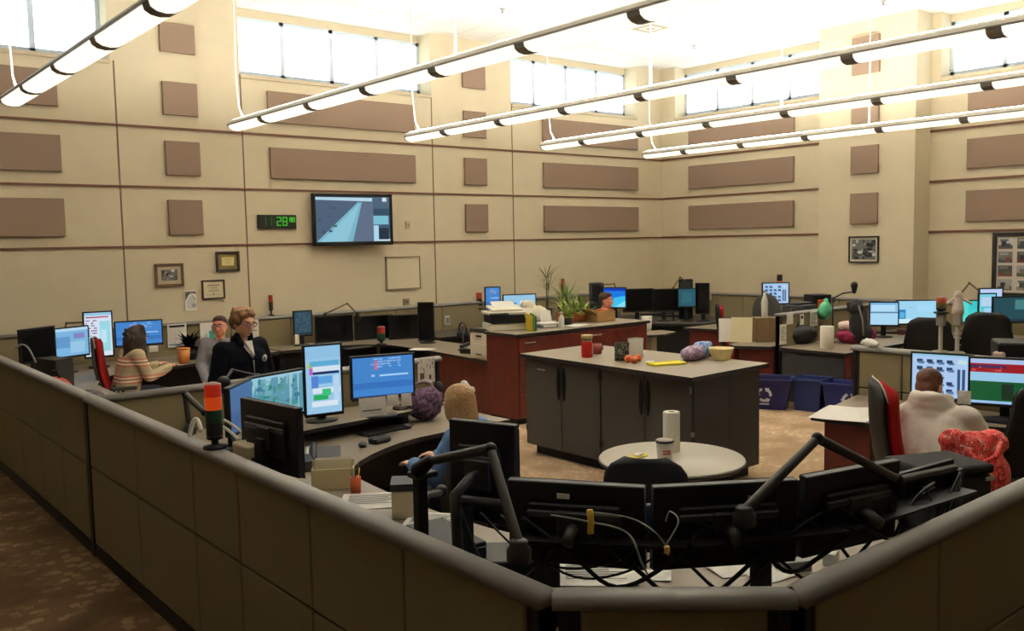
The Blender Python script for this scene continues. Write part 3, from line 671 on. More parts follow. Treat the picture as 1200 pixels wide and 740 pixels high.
def scr_red(seed):
    q=random.Random(seed); bl=[(0,.9,1,1,S(170,190,226)),(0,.7,1,.9,S(150,26,34)),(0,.8,.5,.86,S(60,40,90))]+text_rows(q,2,.02,.45,.72,.84,S(220,90,80),.7)+[(0,.5,1,.7,SLB),(0,.06,1,.5,S(18,84,46)),(.45,.1,.62,.45,S(24,44,30)),(0,0,1,.06,S(150,190,226)),(.02,.45,.06,.49,S(190,160,80))]
    return (S(18,84,46),bl)
def scr_win(seed):
    return (SLB,[(0,.92,1,1,S(120,180,226)),(.0,.55,1,.58,SDB),(0,.0,1,.5,S(170,214,240)),(.04,.62,.9,.9,S(180,220,246))])
def scr_win2(seed):
    return (S(158,212,238),[(.02,.2,.2,.62,S(40,130,190)),(.05,.25,.17,.5,S(90,180,220)),(0,0,1,.2,S(200,236,246)),(.3,.7,.4,.74,S(150,190,230)),(.5,.5,.9,.85,S(166,218,244))])
def scr_portrait():
    return (SLB,[(.0,.82,1,1,S(140,190,224)),(.12,.70,.95,.78,S(90,170,210)),(.2,.62,.98,.70,S(210,224,238)),(.2,.58,.95,.62,SDB),(.05,.68,.2,.76,S(190,190,90)),(.1,.58,.2,.68,S(180,90,200)),(.15,.38,.35,.56,S(80,130,210)),(.35,.44,.75,.55,S(90,160,220)),(.18,.3,.98,.38,SW),(.2,.2,.62,.28,SGR),(.45,.26,.7,.36,S(60,190,120)),(.15,.1,.9,.18,SW),(.4,.11,.6,.16,S(80,130,180)),(.78,.15,.95,.55,S(180,210,236))])
def scr_glow():
    return (S(20,120,226,1.),[([(.2,0),(1,0),(1,.6),(.5,.5)],S(60,190,236)),([(.5,0),(1,0),(1,.35)],S(130,220,240)),(0,.85,1,1,S(14,60,180))])
# ================================================================== MONITORS, DESK BY DESK
shelfz=.86
# near left desk
monitor('portrait screen with white and green windows, tallest on the denim-jacket woman\'s desk',PD(379,445,7.0),.285,.53,262,scr_portrait(),shelfz)
monitor('landscape screen with plain blue page, right of the portrait screen',PD(449,441,7.15),.50,.315,256,scr_blue(1),shelfz)
monitor('landscape screen showing a green-blue map, left of the tall portrait screen',PD(325,464,6.55),.50,.31,287,scr_map(5),shelfz)
monitor('steeply turned grey-blue screen left of the map screen, by the beacon',PD(284,476,6.15),.48,.30,318,(S(56,86,134),[(0,.5,1,1,S(62,94,142)),(.2,.2,.8,.4,S(50,80,126))]),shelfz)
monitor('black monitor seen from behind, nearest the left divider, with round mount',PD(321,511,4.75),.50,.33,8,scr_blue(2),.74,name='computer_monitor')
# far left desk
monitor('landscape light blue map screen at the far left',PD(82,401,11.0),.50,.34,292,(S(120,180,220),[(.5,.1,.9,.5,SLB),(.0,.9,1,1,S(180,214,236)),(.1,.3,.5,.7,S(96,150,200)),(.6,.6,.9,.8,S(130,130,190))]),.74)
monitor('tall portrait screen with pale text list behind the red chair',PD(115.5,392,11.4),.32,.555,268,scr_list(4),.74)
monitor('landscape blue screen right behind the striped-sweater woman',PD(163,390.5,11.7),.56,.30,262,scr_blue(6),.74)
monitor('black switched-off monitor left of the far left light blue screen',PD(45,404,10.4),.50,.36,305,None,.74,off=True)
# row below the television
monitor('small dark teal portrait screen left of the dark monitors under the television',PD(355,379,13.5),0.263,0.351,262,(S(46,70,84),[(0,0,1,.08,S(30,44,54))]+text_rows(random.Random(8),12,.08,.92,.12,.95,S(74,104,118),.5)),.74)
monitor('dark monitor first from left in the row below the television',PD(392,386,13.85),0.577,0.392,262,None,.74,off=True)
monitor('dark monitor second from left in the row below the television',PD(438,386,14.25),0.600,0.415,258,None,.74,off=True)
monitor('dark monitor third from left in the row below the television',PD(477,385,14.2),0.545,0.409,250,None,.74,off=True)
monitor('narrow dark portrait monitor at the right end of the row below the whiteboard',PD(499,377,13.5),0.221,0.553,215,None,.74,off=True)
# behind the storage counter
monitor('small blue portrait screen behind the printers on the mahogany counter',PD(577.5,350,15.3),0.250,0.369,250,scr_blue(12),.74)
monitor('wide pale blue screen behind the paper stacks on the mahogany counter',PD(609,357,15.5),0.568,0.327,245,(SLB,[(0,.0,.4,.6,S(60,120,190)),(.5,.3,.9,.7,SW)]),.74)
# far corner
monitor('bright glowing blue screen beside the far corner person',PD(720,349,16.1),0.405,0.340,208,scr_glow(),.74)
monitor('dark monitor left in the far corner row',PD(748,352,16.3),0.543,0.391,240,None,.74,off=True)
monitor('dark monitor middle in the far corner row',PD(779,352,16.4),0.539,0.388,230,None,.74,off=True)
monitor('dim teal screen right in the far corner row',PD(805,349,16.2),0.300,0.311,225,(S(34,84,100),[(.2,.2,.8,.8,S(44,98,112))]),.74)
monitor('tall dark monitor at the right edge of the far corner row',PD(823,350,16.2),0.222,0.533,205,None,.74,off=True)
# papers desk
monitor('light screen with dark card grid above the papers-hung divider',PD(909,344,14.5),0.414,0.322,232,scr_cards(3),.74)
# pillar wall desk
monitor('light blue window screen, first from the left on the pillar wall desk',PD(1036,368,13.1),0.374,0.322,212,scr_win(1),.74)
monitor('large pale blue screen, second from the left on the pillar wall desk',PD(1075,366,13.35),0.560,0.334,224,scr_win2(1),.74)
monitor('turquoise screen behind the white figurine',PD(1138,365,12.95),0.361,0.297,228,(S(60,200,200),[(0,0,.4,1,S(86,214,206)),(.4,.2,.8,.6,S(70,206,206))]),.74)
monitor('tall portrait pale screen behind the smaller green-window screen on the right',PD(1161,361,12.83),0.302,0.539,226,(S(176,206,240),[(0,.9,1,1,S(190,206,246)),(0,0,1,.12,S(196,214,246))]),.74)
monitor('smaller portrait screen with green and blue windows, in front of the tall pale one',PD(1157,363,12.55),0.216,0.433,226,(S(120,206,226),[(.1,.6,.8,.9,S(180,210,236)),(.0,.2,.5,.45,S(90,200,120)),(.3,.3,.9,.55,S(170,206,240)),(.3,.05,.9,.25,S(50,150,226)),(.1,.5,.9,.6,S(70,196,200))]),.74)
monitor('dark teal screen at the right edge on the pillar wall desk',PD(1187,363,12.4),0.544,0.337,232,(S(36,74,84),[(.55,.5,1,.9,S(70,128,128)),(0,0,1,.1,S(24,50,60))]),.74)
# hooded person's screens on the divider
def on_div(px,py,x=7.80): return PX(px,py,x)
monitor('light screen of dark icon cards in front of the hooded person',on_div(1103,441,7.72),.47,.37,192,scr_cards(7),.74)
monitor('screen with red band over green field, right of the hooded person',on_div(1178,448,7.55),.50,.36,200,scr_red(2),.74)
# near corner desk, backs towards the camera
def back_mon(label,p0,p1,ztop,h,scr=None):
    a=PZ(*p0,ztop); b=PZ(*p1,ztop); c=(a+b)/2; d=b-a; th=math.degrees(math.atan2(d.y,d.x))+90
    c.z=ztop-h/2-.017
    monitor(label,c,d.length-.034,h,th,scr,None,arm=[c+Vector((math.cos(R(th+180))*.16,math.sin(R(th+180))*.16,-.02))],tilt=-4,group='monitors seen from behind at the near corner',off=scr is None)
back_mon('black monitor back, left of the three in front at the near corner',(598,558),(757,567),1.40,.27,scr_blue(21))
back_mon('black monitor back, middle of the three at the near corner',(762,567),(930,558),1.40,.27,scr_win(2))
back_mon('black monitor back, right of the three at the near corner',(935,556),(1044,536),1.40,.27,scr_win2(2))
c=PD(570,552,3.55); monitor('tall black monitor back hiding the denim-jacket woman\'s chair',c,.27,.37,20,scr_list(8),None,arm=[c+Vector((-.2,-.06,-.05)),c+Vector((-.22,-.1,-.3))],group='monitors seen from behind at the near corner')
# monitor mounting rail of the near corner
t=thing('monitor_rail','black steel rail with posts carrying the near corner monitors','monitor mount',(2.5,2.0,.742))
rl=[Vector((2.02,2.75,1.25)),Vector((2.05,2.42,1.29)),Vector((2.42,1.98,1.30)),Vector((2.95,1.72,1.30)),Vector((3.75,1.64,1.27))]
m=MB(); o=Vector((2.5,2.0,.742)); m.tube([q-o for q in rl],.02,dgrey,8); m.build('rail',t)
for q in (rl[0],rl[1]+Vector((.05,-.05,0)),(rl[2]+rl[3])/2,rl[4]):
    m=MB(); m.box((q.x-o.x,q.y-o.y,(q.z-.74)/2),(.055,.055,q.z-.74),black); m.box((q.x-o.x,q.y-o.y,.01),(.16,.16,.02),black); m.build('post',t)
# articulated arms at the near corner
def artic(label,pts,r,extra=None,name='articulated_arm',mm=None,cat='lamp arm',drop=None):
    o=Vector(pts[0]); t=thing(name,label,cat,o,0,'articulated desk arms'); mm=mm or mat('arm_grey',(66,64,60),.45,.3)
    for i in range(len(pts)-1):
        m=MB(); a=Vector(pts[i])-o; b=Vector(pts[i+1])-o; m.cap(a,b,r,r*.85,mm,10); m.build('arm_link',t)
    for i in range(len(pts)):
        a=Vector(pts[i])-o; m=MB(); m.ell(a,r*1.15,black,n=12,k=8); 
        if i==0: m.lathe([(r*1.9,-.05),(r*2.1,-.04),(r*2.1,-.01),(r*1.6,.0),(r*1.6,.012),(r*1.1,.02)],a,black2,18)
        m.build('joint',t)
    if drop is not None:
        m=MB(); m.tube([(0,0,drop-o.z),(0,0,0)],r*.9,black,8); m.lathe([(r*4,0),(r*4,.01),(r,.02)],(0,0,drop-o.z),black,14); m.build('pole',t)
    if extra:
        m=MB(); a=Vector(pts[-1])-o; m.cap(a,a+Vector(extra[0]),extra[1],extra[2],black,12); m.build('head',t)
    return t
artic('grey articulated arm rising left behind the near corner monitors',[PD(608,640,2.55),PD(575,526,2.75),PD(503,541,2.85)],.017,((-.02,.03,-.03),.02,.028))
artic('grey articulated arm rising right behind the near corner monitors',[PD(872,600,3.0),PD(958,514,3.15),PD(1052,562,3.35)],.019,((.02,.0,-.05),.02,.022))
m=MB(); o=PD(505,640,3.1); 
t=thing('support_post','black upright equipment post beside the papers at the near corner','post',(o.x,o.y,.74))
hz=1.31-.74; t.location=(1.955,2.95,.742)
m=MB(); m.box((0,0,hz/2),(.045,.045,hz),black); m.box((.0,.0,.012),(.16,.16,.024),black); m.build('column',t,.004)
m=MB(); m.box((.02,.01,hz+.01),(.10,.08,.025),dgrey); m.build('cap_plate',t,.006)
m=MB(); m.tube([(0,0,hz*.7),(.12,.14,hz*.78),(.24,.2,hz*.74)],.016,dgrey,8); m.ell((.25,.21,hz*.74),.03,black); m.build('swivel_head',t)
# far left arms and lamps
def desk_lamp(label,a,b,c,r=.014,head=True,col=None):
    artic(label,[a,b,c],r,((.0,-.0,-.07),.03,.045) if head else None,'desk_lamp',col or mat('lamp_arm_tan',(112,98,70),.5),'desk lamp',drop=.74)
desk_lamp('thin desk lamp arm rising above the dark monitors below the television',PD(381,368,13.8),PD(407,356,13.95),PD(419,368,14.0))
desk_lamp('thin desk lamp arm over the far corner dark monitors, right side',PD(789,338,16.5),PD(797,325,16.6),PD(803,329,16.6),head=False)
desk_lamp('thin desk lamp arm beside the bright glowing blue screen',PD(704,334,16.2),PD(720,333,16.2),PD(722,340,16.2),head=False)
desk_lamp('thin desk lamp arm behind the white figurine',PD(1124,347,13.1),PD(1136,332,13.1),PD(1150,343,13.0),head=False)
desk_lamp('thin desk lamp arm over the far left light blue screen',PD(75,388,11.4),PD(78,379,11.4),PD(99,378,11.4),head=False)
artic('swing-arm microphone with round black head before the pillar',[PD(976,350,12.6),PD(988,344,12.5),PD(1001,342,12.4)],.012,((0,0,.09),.03,.05),'boom_microphone',black2,'microphone',drop=.74)
artic('black swing arm with light grey tube on the left divider beside the beacon',[PD(222,500,5.6),PD(217,462,5.6),PD(240,484,5.5)],.02,None,drop=.74)
artic('black boom microphone with thick head over the near left divider',[PD(302,441,6.6),PD(272,434,6.4),PD(262,449,6.3)],.012,((-.01,0,-.035),.05,.042),'boom_microphone',black2,'microphone',drop=.74)
# ================================================================== CHAIRS
chair('red-and-black office chair of the striped-sweater woman',(3.20,11.05,0),R(-112),red_fab,mat('grey_chair_shell',(60,60,52),.6),seat=.45,backh=.68,piping=mat('light_piping',(200,196,180),.6))
q=PD(1049,488,6.05); chair('red-and-black high-backed office chair of the hooded person',(q.x+.14,q.y-.20,0),R(-143),red_fab,black,w=.56,backh=.72,seat=.46,th=.13,piping=mat('light_piping'))
q=PZ(864,353,1.09); chair('red-and-black office chair seen side-on near the pillar wall',(11.42,8.28,0),R(-140),red_fab,black,w=.44,backh=.66,piping=None)
q=PZ(1092,377,1.08); chair('black office chair behind the hooded person\'s divider, left of the pair',(q.x,q.y,0),R(-70),black_fab,black,w=.6,backh=.6)
q=PZ(1138,369,1.08); chair('black office chair behind the white figurine, right of the pair',(q.x-.35,q.y-.42,0),R(-75),black_fab,black,w=.62,backh=.62)
chair('black rounded chair drawn up to the small round table',(3.72,3.28,0),R(-54),black_fab,black,w=.50,backh=.60,seat=.43)
chair('dark office chair of the denim-jacket woman with pale piping',(3.52,4.70,0),R(-25),black_fab,mat('grey_chair_shell'),w=.5,backh=.44,seat=.44,piping=mat('light_piping'))
q=PZ(1192,462,1.12); chair('black office chair cropped by the right frame edge',(q.x+.2,q.y+.05,0),R(-40),black_fab,black,w=.56,backh=.66)
q=PD(702,351,13.7); chair('black office chair of the far person in the white top',(q.x,q.y,0),R(200),black_fab,black,w=.55)
# round table
q=PZ(783,540,.74); 
t=thing('round_table','small round pale table beside the island cabinet','table',(4.72,3.98,0))
m=MB(); rr=.50; m.lathe([(rr-.01,.705),(rr,.71),(rr,.735),(rr-.004,.74)],(0,0,0),tabletop,48); m.build('table_top',t)
m=MB(); m.lathe([(rr+.002,.712),(rr+.006,.72),(rr+.002,.728)],(0,0,0),desk_edge,48); m.build('edge_band',t)
m=MB(); m.tube([(0,0,.03),(0,0,.705)],.04,dgrey,14); m.build('pedestal',t)
for i in range(4):
    m=MB(); a=i*PI/2+.4; m.tube([(0,0,.07),(.33*math.cos(a),.33*math.sin(a),.03)],[.03,.018],dgrey,8); m.build('foot',t)
t=thing('side_table','small grey table on a pale pedestal before the far corner desk','table',(10.86,9.58,0))
m=MB(); prism2(m,[(-.55,-.05),(.0,-.3),(.45,-.15),(.5,.2),(-.1,.35)],.705,.74,deskm,desk_edge); m.build('table_top',t)
m=MB(); m.box((.0,0,.36),(.14,.14,.69),mat('pale_pedestal',(186,176,150),.6)); m.build('pedestal',t); m=MB(); m.box((0,0,.02),(.5,.5,.04),dgrey); m.build('base',t)
# ================================================================== PEOPLE
def V3(*a): return Vector(a)
def hand(m, wrist, d, nrm, mm, side=1, curl=.5, s=1.):
    """palm, four unequal bent fingers and a thumb; d: direction of the fingers, nrm: back of the hand"""
    d=Vector(d).normalized(); n=Vector(nrm); n=(n-d*n.dot(d)).normalized(); x=d.cross(n)*side
    w=Vector(wrist)
    m.cap(w+x*.018*s+d*.01*s,w+x*.022*s+d*.085*s,.021*s,.017*s,mm,8); m.cap(w-x*.018*s+d*.01*s,w-x*.026*s+d*.08*s,.021*s,.016*s,mm,8); m.cap(w,w+d*.088*s,.022*s,.017*s,mm,8)
    for i,(off,L) in enumerate(((.031,.07),(.011,.08),(-.011,.075),(-.031,.058))):
        b=w+d*.09*s+x*off*s; c1=(d*math.cos(curl*.7)-n*math.sin(curl*.7)); c2=(d*math.cos(curl*1.6)-n*math.sin(curl*1.6))
        k1=b+c1*L*.55*s; m.cap(b,k1,.0095*s,.0085*s,mm,7); m.cap(k1,k1+c2*L*.5*s,.0085*s,.0072*s,mm,7)
    b=w+x*.03*s+d*.03*s; t1=b+(x*.75+d*.6-n*.3).normalized()*.04*s; m.cap(b,t1,.013*s,.0105*s,mm,7); m.cap(t1,t1+(x*.3+d*.9-n*.35).normalized()*.034*s,.0105*s,.008*s,mm,7)
def head(m, c, Rm, mm, s=1., jaw=1.):
    """skull, jaw, chin, cheeks, brow, nose, ears; local +y is the face"""
    P=lambda x,y,z: c+Rm@Vector((x*s,y*s,z*s))
    E_=lambda x,y,z,r: m.ell(P(x,y,z),tuple(q*s for q in r),mm,Rm,14,10)
    E_(0,-.012,.03,(.076,.096,.088)); E_(0,.018,-.022,(.064*jaw,.074,.082)); E_(0,.05,-.082,(.036*jaw,.034,.026)); E_(0,.062,.036,(.052,.03,.02))
    for q in (-1,1):
        E_(q*.036,.058,-.018,(.026,.026,.024)); E_(q*.078,-.008,-.008,(.012,.022,.034)); E_(q*.048*jaw,.018,-.062,(.022,.035,.026))
    m.cap(P(0,.082,.018),P(0,.106,-.026),.009*s,.015*s,mm,8); E_(.013,.092,-.028,(.011,.012,.009)); E_(-.013,.092,-.028,(.011,.012,.009))
    E_(0,.084,-.052,(.025,.012,.008)); E_(0,.08,-.066,(.022,.013,.008))
eyew=mat('eye_white',(232,226,216),.3); iris=mat('eye_iris',(60,46,36),.3); lipm=mat('lips',(184,112,98),.5)
def face_bits(t, c, Rm, s=1., glasses=None, brow=None, smile=0):
    P=lambda x,y,z: c+Rm@Vector((x*s,y*s,z*s))
    for q in (-1,1):
        e=MB(); e.ell(P(q*.033,.077,.012),(.014*s,.012*s,.0068*s),eyew,Rm,12,8); e.ell(P(q*.033,.087,.012),(.0060*s,.004*s,.0058*s),iris,Rm,10,6); e.build('eye',t)
    for q in (-1,1):
        b=MB(); b.tube([P(q*.015,.094,.03),P(q*.034,.092,.036),P(q*.054,.078,.029)],[.004*s,.005*s,.003*s],brow or mat('brow_brown',(70,50,36),.8),6); b.build('eyebrow',t)
    l=MB(); l.tube([P(-.024,.083,-.054+smile*.006),P(-.01,.095,-.059),P(0,.097,-.058),P(.01,.095,-.059),P(.024,.083,-.054+smile*.006)],[.002*s,.0045*s,.0045*s,.0045*s,.002*s],lipm,6); l.build('lips',t)
    if glasses:
        g=MB()
        for q in (-1,1):
            pts=[P(q*.033+.025*math.cos(a),.103-.004*abs(math.cos(a)),.01+.018*math.sin(a)) for a in [2*PI*i/14 for i in range(15)]]
            g.tube(pts,.0028*s,glasses,6); g.tube([P(q*.058,.098,.014),P(q*.08,.05,.014),P(q*.083,-.01,.01)],.0026*s,glasses,6)
        g.tube([P(-.009,.104,.012),P(0,.107,.015),P(.009,.104,.012)],.0026*s,glasses,6); g.build('glasses',t)
def rotm(yaw=0,pitch=0,roll=0): return (Matrix.Rotation(R(yaw),3,'Z') @ Matrix.Rotation(R(pitch),3,'X') @ Matrix.Rotation(R(roll),3,'Y'))
def human(label, loc, rz, J, skinm, voxel=.011, hy=(0,0,0), jaw=1., hs=1., glasses=None, brow=None, smile=0, hands=True, hcurl=.6):
    """J: joints in local space (+y forward). Returns (root, J)."""
    t=thing('person',label,'person',loc,rz); m=MB(); sk=skinm
    Rm=rotm(*hy); hc=J['head']
    head(m,hc,Rm,sk,hs,jaw)
    m.cap(J['neck'],hc+Rm@Vector((0,-.02,-.05)),.058,.052,sk)
    m.cap(J['chest']+V3(0,0,.0),J['neck'],.10,.06,sk)
    for a,b,ra,rb in (('pelvis','belly',.145,.125),('belly','chest',.125,.135)):
        d=V3(.05,0,0); m.cap(J[a]+d,J[b]+d,ra*.85,rb*.85,sk,14); m.cap(J[a]-d,J[b]-d,ra*.85,rb*.85,sk,14)
    for q in 'LR':
        s_=-1 if q=='L' else 1
        m.cap(J['chest']+V3(s_*.05,0,.06),J['sh'+q],.075,.06,sk); m.cap(J['sh'+q],J['el'+q],.052,.041,sk); m.cap(J['el'+q],J['wr'+q],.041,.027,sk)
        if hands:
            d=(J['wr'+q]-J['el'+q]).normalized(); hand(m,J['wr'+q],J.get('hd'+q,d),J.get('hn'+q,V3(0,0,1)),sk,s_*-1,hcurl)
        m.cap(J['pelvis']+V3(s_*.07,0,-.02),J['kn'+q],.085,.058,sk); m.cap(J['kn'+q],J['an'+q],.057,.036,sk); m.cap(J['an'+q]+V3(0,-.03,-.03),J['to'+q],.038,.03,sk)
    fuse('body',m,t,voxel,3); face_bits(t,hc,Rm,hs,glasses,brow,smile)
    return t
def garment_top(t,name,J,mm,g=.018,voxel=.013,sleeve=1.,neck=.0,hem=.0,extra=None,bulk=1.):
    m=MB()
    for a,b,ra,rb in (('pelvis','belly',.15,.135),('belly','chest',.135,.145)):
        d=V3(.055*bulk,0,0); A=J[a]+V3(0,0,-hem if a=='pelvis' else 0)
        m.cap(A+d,J[b]+d,(ra*.85+g)*bulk,(rb*.85+g)*bulk,mm,14); m.cap(A-d,J[b]-d,(ra*.85+g)*bulk,(rb*.85+g)*bulk,mm,14)
    m.cap(J['chest'],J['chest'].lerp(J['neck'],.72+neck),.11+g,.058+g,mm)
    for q in 'LR':
        s_=-1 if q=='L' else 1
        m.cap(J['chest']+V3(s_*.05,0,.06),J['sh'+q],.078+g,.064+g,mm); m.cap(J['sh'+q],J['el'+q],.058+g*bulk,.047+g*bulk,mm)
        e=J['el'+q].lerp(J['wr'+q],sleeve); m.cap(J['el'+q],e,.047+g*bulk,.035+g,mm)
    if extra: extra(m)
    o=fuse(name,m,t,voxel,5)
    tx=bpy.data.textures.get('cloth_folds') or bpy.data.textures.new('cloth_folds','CLOUDS'); tx.noise_scale=.16; tx.noise_depth=1
    d=o.modifiers.new('folds','DISPLACE'); d.texture=tx; d.strength=.028; d.mid_level=.5; d.texture_coords='LOCAL'
    return o
def trousers(t,J,mm,g=.014,voxel=.015):
    m=MB(); m.cap(J['pelvis']+V3(.05,0,.02),J['pelvis']-V3(.05,0,-.02),.135+g,.135+g,mm)
    for q in 'LR':
        s_=-1 if q=='L' else 1
        m.cap(J['pelvis']+V3(s_*.07,0,-.02),J['kn'+q],.088+g,.062+g,mm); m.cap(J['kn'+q],J['an'+q],.062+g,.046+g,mm)
    fuse('trousers',m,t,voxel,3)
    s=MB()
    for q in 'LR': s.cap(J['an'+q]+V3(0,-.035,-.045),J['to'+q]+V3(0,.01,-.005),.046,.04,black,10)
    fuse('shoes',s,t,.012,2)
def seated(lean=.03, spread=.12, armf=.3, wrz=.80, seat=.50, tall=1.):
    z=lambda v: seat+v*tall
    J=dict(pelvis=V3(0,0,z(.07)),belly=V3(0,lean*.3,z(.24)),chest=V3(0,lean,z(.42)),neck=V3(0,lean*1.3+.01,z(.60)),head=V3(0,lean*1.6+.03,z(.725)))
    for q,s_ in (('L',-1),('R',1)):
        J['sh'+q]=V3(s_*.175,lean,z(.525)); J['el'+q]=V3(s_*.235,lean+.10,z(.27)); J['wr'+q]=V3(s_*.16,lean+.10+armf,wrz)
        J['kn'+q]=V3(s_*spread,.43,seat+.04); J['an'+q]=V3(s_*spread,.44,.10); J['to'+q]=V3(s_*spread*1.2,.58,.045)
    return J
def locks(m, pts, r, mm, n=8): m.tube(pts,r,mm,n)
def hairball(mm,c,Rm,s,parts):
    m=MB()
    for x,y,z,a,b,cc in parts: m.ell(c+Rm@Vector((x*s,y*s,z*s)),(a*s,b*s,cc*s),mm,Rm,14,10)
    return m
# --- striped-sweater woman, seated, turned to the right
hair_d=mat('dark_brown_hair',(44,28,20),.6,noise=.35,scale=60,bump=1.)
J=seated(.10,.11,.26,.82,.47,1.); hy=(10,4,0)
sx_,sy_=3.16,11.02
t=human('seated woman in a striped cream sweater with long dark curly hair, on the red chair',(sx_,sy_,0),R(-84),J,skin,.011,hy=hy,glasses=mat('dark_glasses_frame',(50,36,32),.4),smile=1)
sw=stripes('striped_knit',[(0,(176,160,126)),(.38,(196,112,92)),(.46,(232,214,190)),(.58,(104,66,54)),(.64,(232,206,180)),(.76,(206,124,104)),(.84,(186,170,140))],2,.20)
garment_top(t,'striped_sweater',J,sw,.022,bulk=1.02); trousers(t,J,mat('dark_jeans',(38,44,58),.9))
Rm=rotm(*hy); h=hairball(hair_d,J['head'],Rm,1.08,[(0,-.025,.045,.098,.116,.095),(-.06,-.035,-.05,.06,.085,.14),(.06,-.035,-.05,.06,.085,.14),(0,-.10,-.08,.095,.08,.16),(-.065,-.03,-.15,.06,.08,.11),(.065,-.03,-.15,.06,.08,.11),(0,-.12,-.2,.09,.075,.12),(0,.03,.1,.065,.055,.045)])
for i in range(70):
    a=rnd.random()*2*PI; z=-.3+rnd.random()*.42
    if math.sin(a)>.5 and z<.06: continue
    h.ell(J['head']+Rm@Vector((.1*math.cos(a),-.05+.118*math.sin(a),z)),(.022,.022,.028),hair_d,None,8,6)
fuse('hair',h,t,.011,2)
# --- seated man in grey, turned towards the camera
J=seated(.02,.13,.22,.62,.50,1.04); hy=(-8,2,0)
t=human('seated smiling man in a grey shirt with short dark hair, partly behind the standing woman',(4.36,11.05,0),R(152),J,skin2,.012,hy=hy,jaw=1.12,hs=1.08,smile=2,glasses=mat('thin_glasses_frame',(96,70,60),.4))
garment_top(t,'grey_shirt',J,mat('grey_shirt',(122,120,124),.9,noise=.06,scale=30),.02,bulk=1.12); trousers(t,J,mat('khaki_trousers',(110,98,76),.9))
Rm=rotm(*hy); h=hairball(mat('short_dark_hair',(62,40,28),.7,noise=.2,scale=80,bump=1.),J['head'],Rm,1.08,[(0,-.03,.06,.083,.098,.072),(0,-.06,.0,.08,.06,.07),(0,.05,.095,.06,.035,.026)]); fuse('hair',h,t,.011,2)
# --- standing woman in the dark jacket
J=dict(pelvis=V3(0,-.02,.96),belly=V3(0,0,1.10),chest=V3(0,.0,1.30),neck=V3(0,.01,1.50),head=V3(0,.055,1.65))
for q,s_ in (('L',-1),('R',1)):
    J['sh'+q]=V3(s_*.19,0,1.41); J['el'+q]=V3(s_*.27,.0,1.13); J['wr'+q]=V3(s_*.21,.20,.98); J['kn'+q]=V3(s_*.10,.02,.52); J['an'+q]=V3(s_*.11,0,.09); J['to'+q]=V3(s_*.13,.15,.04)
hy=(8,-14,0)
gl=mat('brown_glasses_frame',(110,64,52),.35)
t=human('standing woman in a black zip jacket and glasses with short light brown hair',(3.21,7.66,0),R(188),J,skin,.011,hy=hy,hs=1.1,glasses=gl,brow=mat('brow_light',(130,96,66),.8))
t.scale=(.97,.97,.957)
jk=mat('black_fleece',(20,21,27),.95,noise=.15,scale=160,spec=.1)
def collar(m):
    for q in (-1,1):
        m.cap(J['neck']+V3(q*.055,-.05,-.03),J['neck']+V3(q*.068,.03,.045),.032,.026,jk); m.cap(J['neck']+V3(q*.068,.03,.045),J['neck']+V3(q*.058,.085,-.04),.026,.026,jk)
    m.cap(J['neck']+V3(-.05,-.055,.0),J['neck']+V3(.05,-.055,.0),.034,.034,jk)
garment_top(t,'jacket',J,jk,.028,bulk=1.12,hem=.06,neck=-.1,extra=collar); trousers(t,J,mat('black_trousers',(26,26,30),.9))
s=MB(); y=.158
s.add([(-.045,.085,1.455),(.045,.085,1.455),(.030,.160,1.385),(.0,.186,1.32),(-.03,.160,1.385)],[(0,4,3),(0,3,1),(1,3,2)],mat('white_shirt',(220,214,206),.9)); s.v=[tuple(v) for v in s.v]; o=s.build('white_shirt',t); so=o.modifiers.new('s','SOLIDIFY'); so.thickness=.05; so.offset=-1
z=MB(); z.tube([(0,.2,1.31),(0,.206,1.2),(0,.2,1.05),(0,.19,.93)],.004,silver,6); z.build('zip',t)
e=MB(); 
e.lathe([(.002,0),(.034,0),(.034,.004),(.002,.004)],(0,0,0),mat('badge_thread',(200,198,196),.8),18); e.lathe([(.002,.004),(.02,.004),(.02,.0055),(.002,.0055)],(0,0,0),mat('badge_thread_dark',(110,112,118),.8),14)
o=e.build('embroidered_badge',t,loc=(-.125,.178,1.315)); o.rotation_euler=(R(-98),0,R(20))
Rm=rotm(*hy); hl=mat('light_brown_hair',(138,98,62),.6,noise=.3,scale=70,bump=1.)
h=hairball(hl,J['head'],Rm,1.1,[(0,-.03,.06,.09,.105,.082),(0,-.075,.0,.084,.06,.085),(-.055,-.02,.03,.045,.07,.06),(.055,-.02,.03,.045,.07,.06),(0,.03,.1,.066,.046,.03),(-.035,.05,.086,.036,.03,.026),(.045,.04,.086,.04,.034,.03)])
for i in range(60):
    a=rnd.random()*2*PI; z=.03+rnd.random()*.10
    if math.sin(a)>.2 and z<.09: continue
    h.ell(J['head']+Rm@Vector((.09*math.cos(a)*(1.15-z*3),-.03+.1*math.sin(a)*(1.1-z*2),z+.015)),(.016,.026,.012),hl,None,8,6)
fuse('hair',h,t,.010,2)
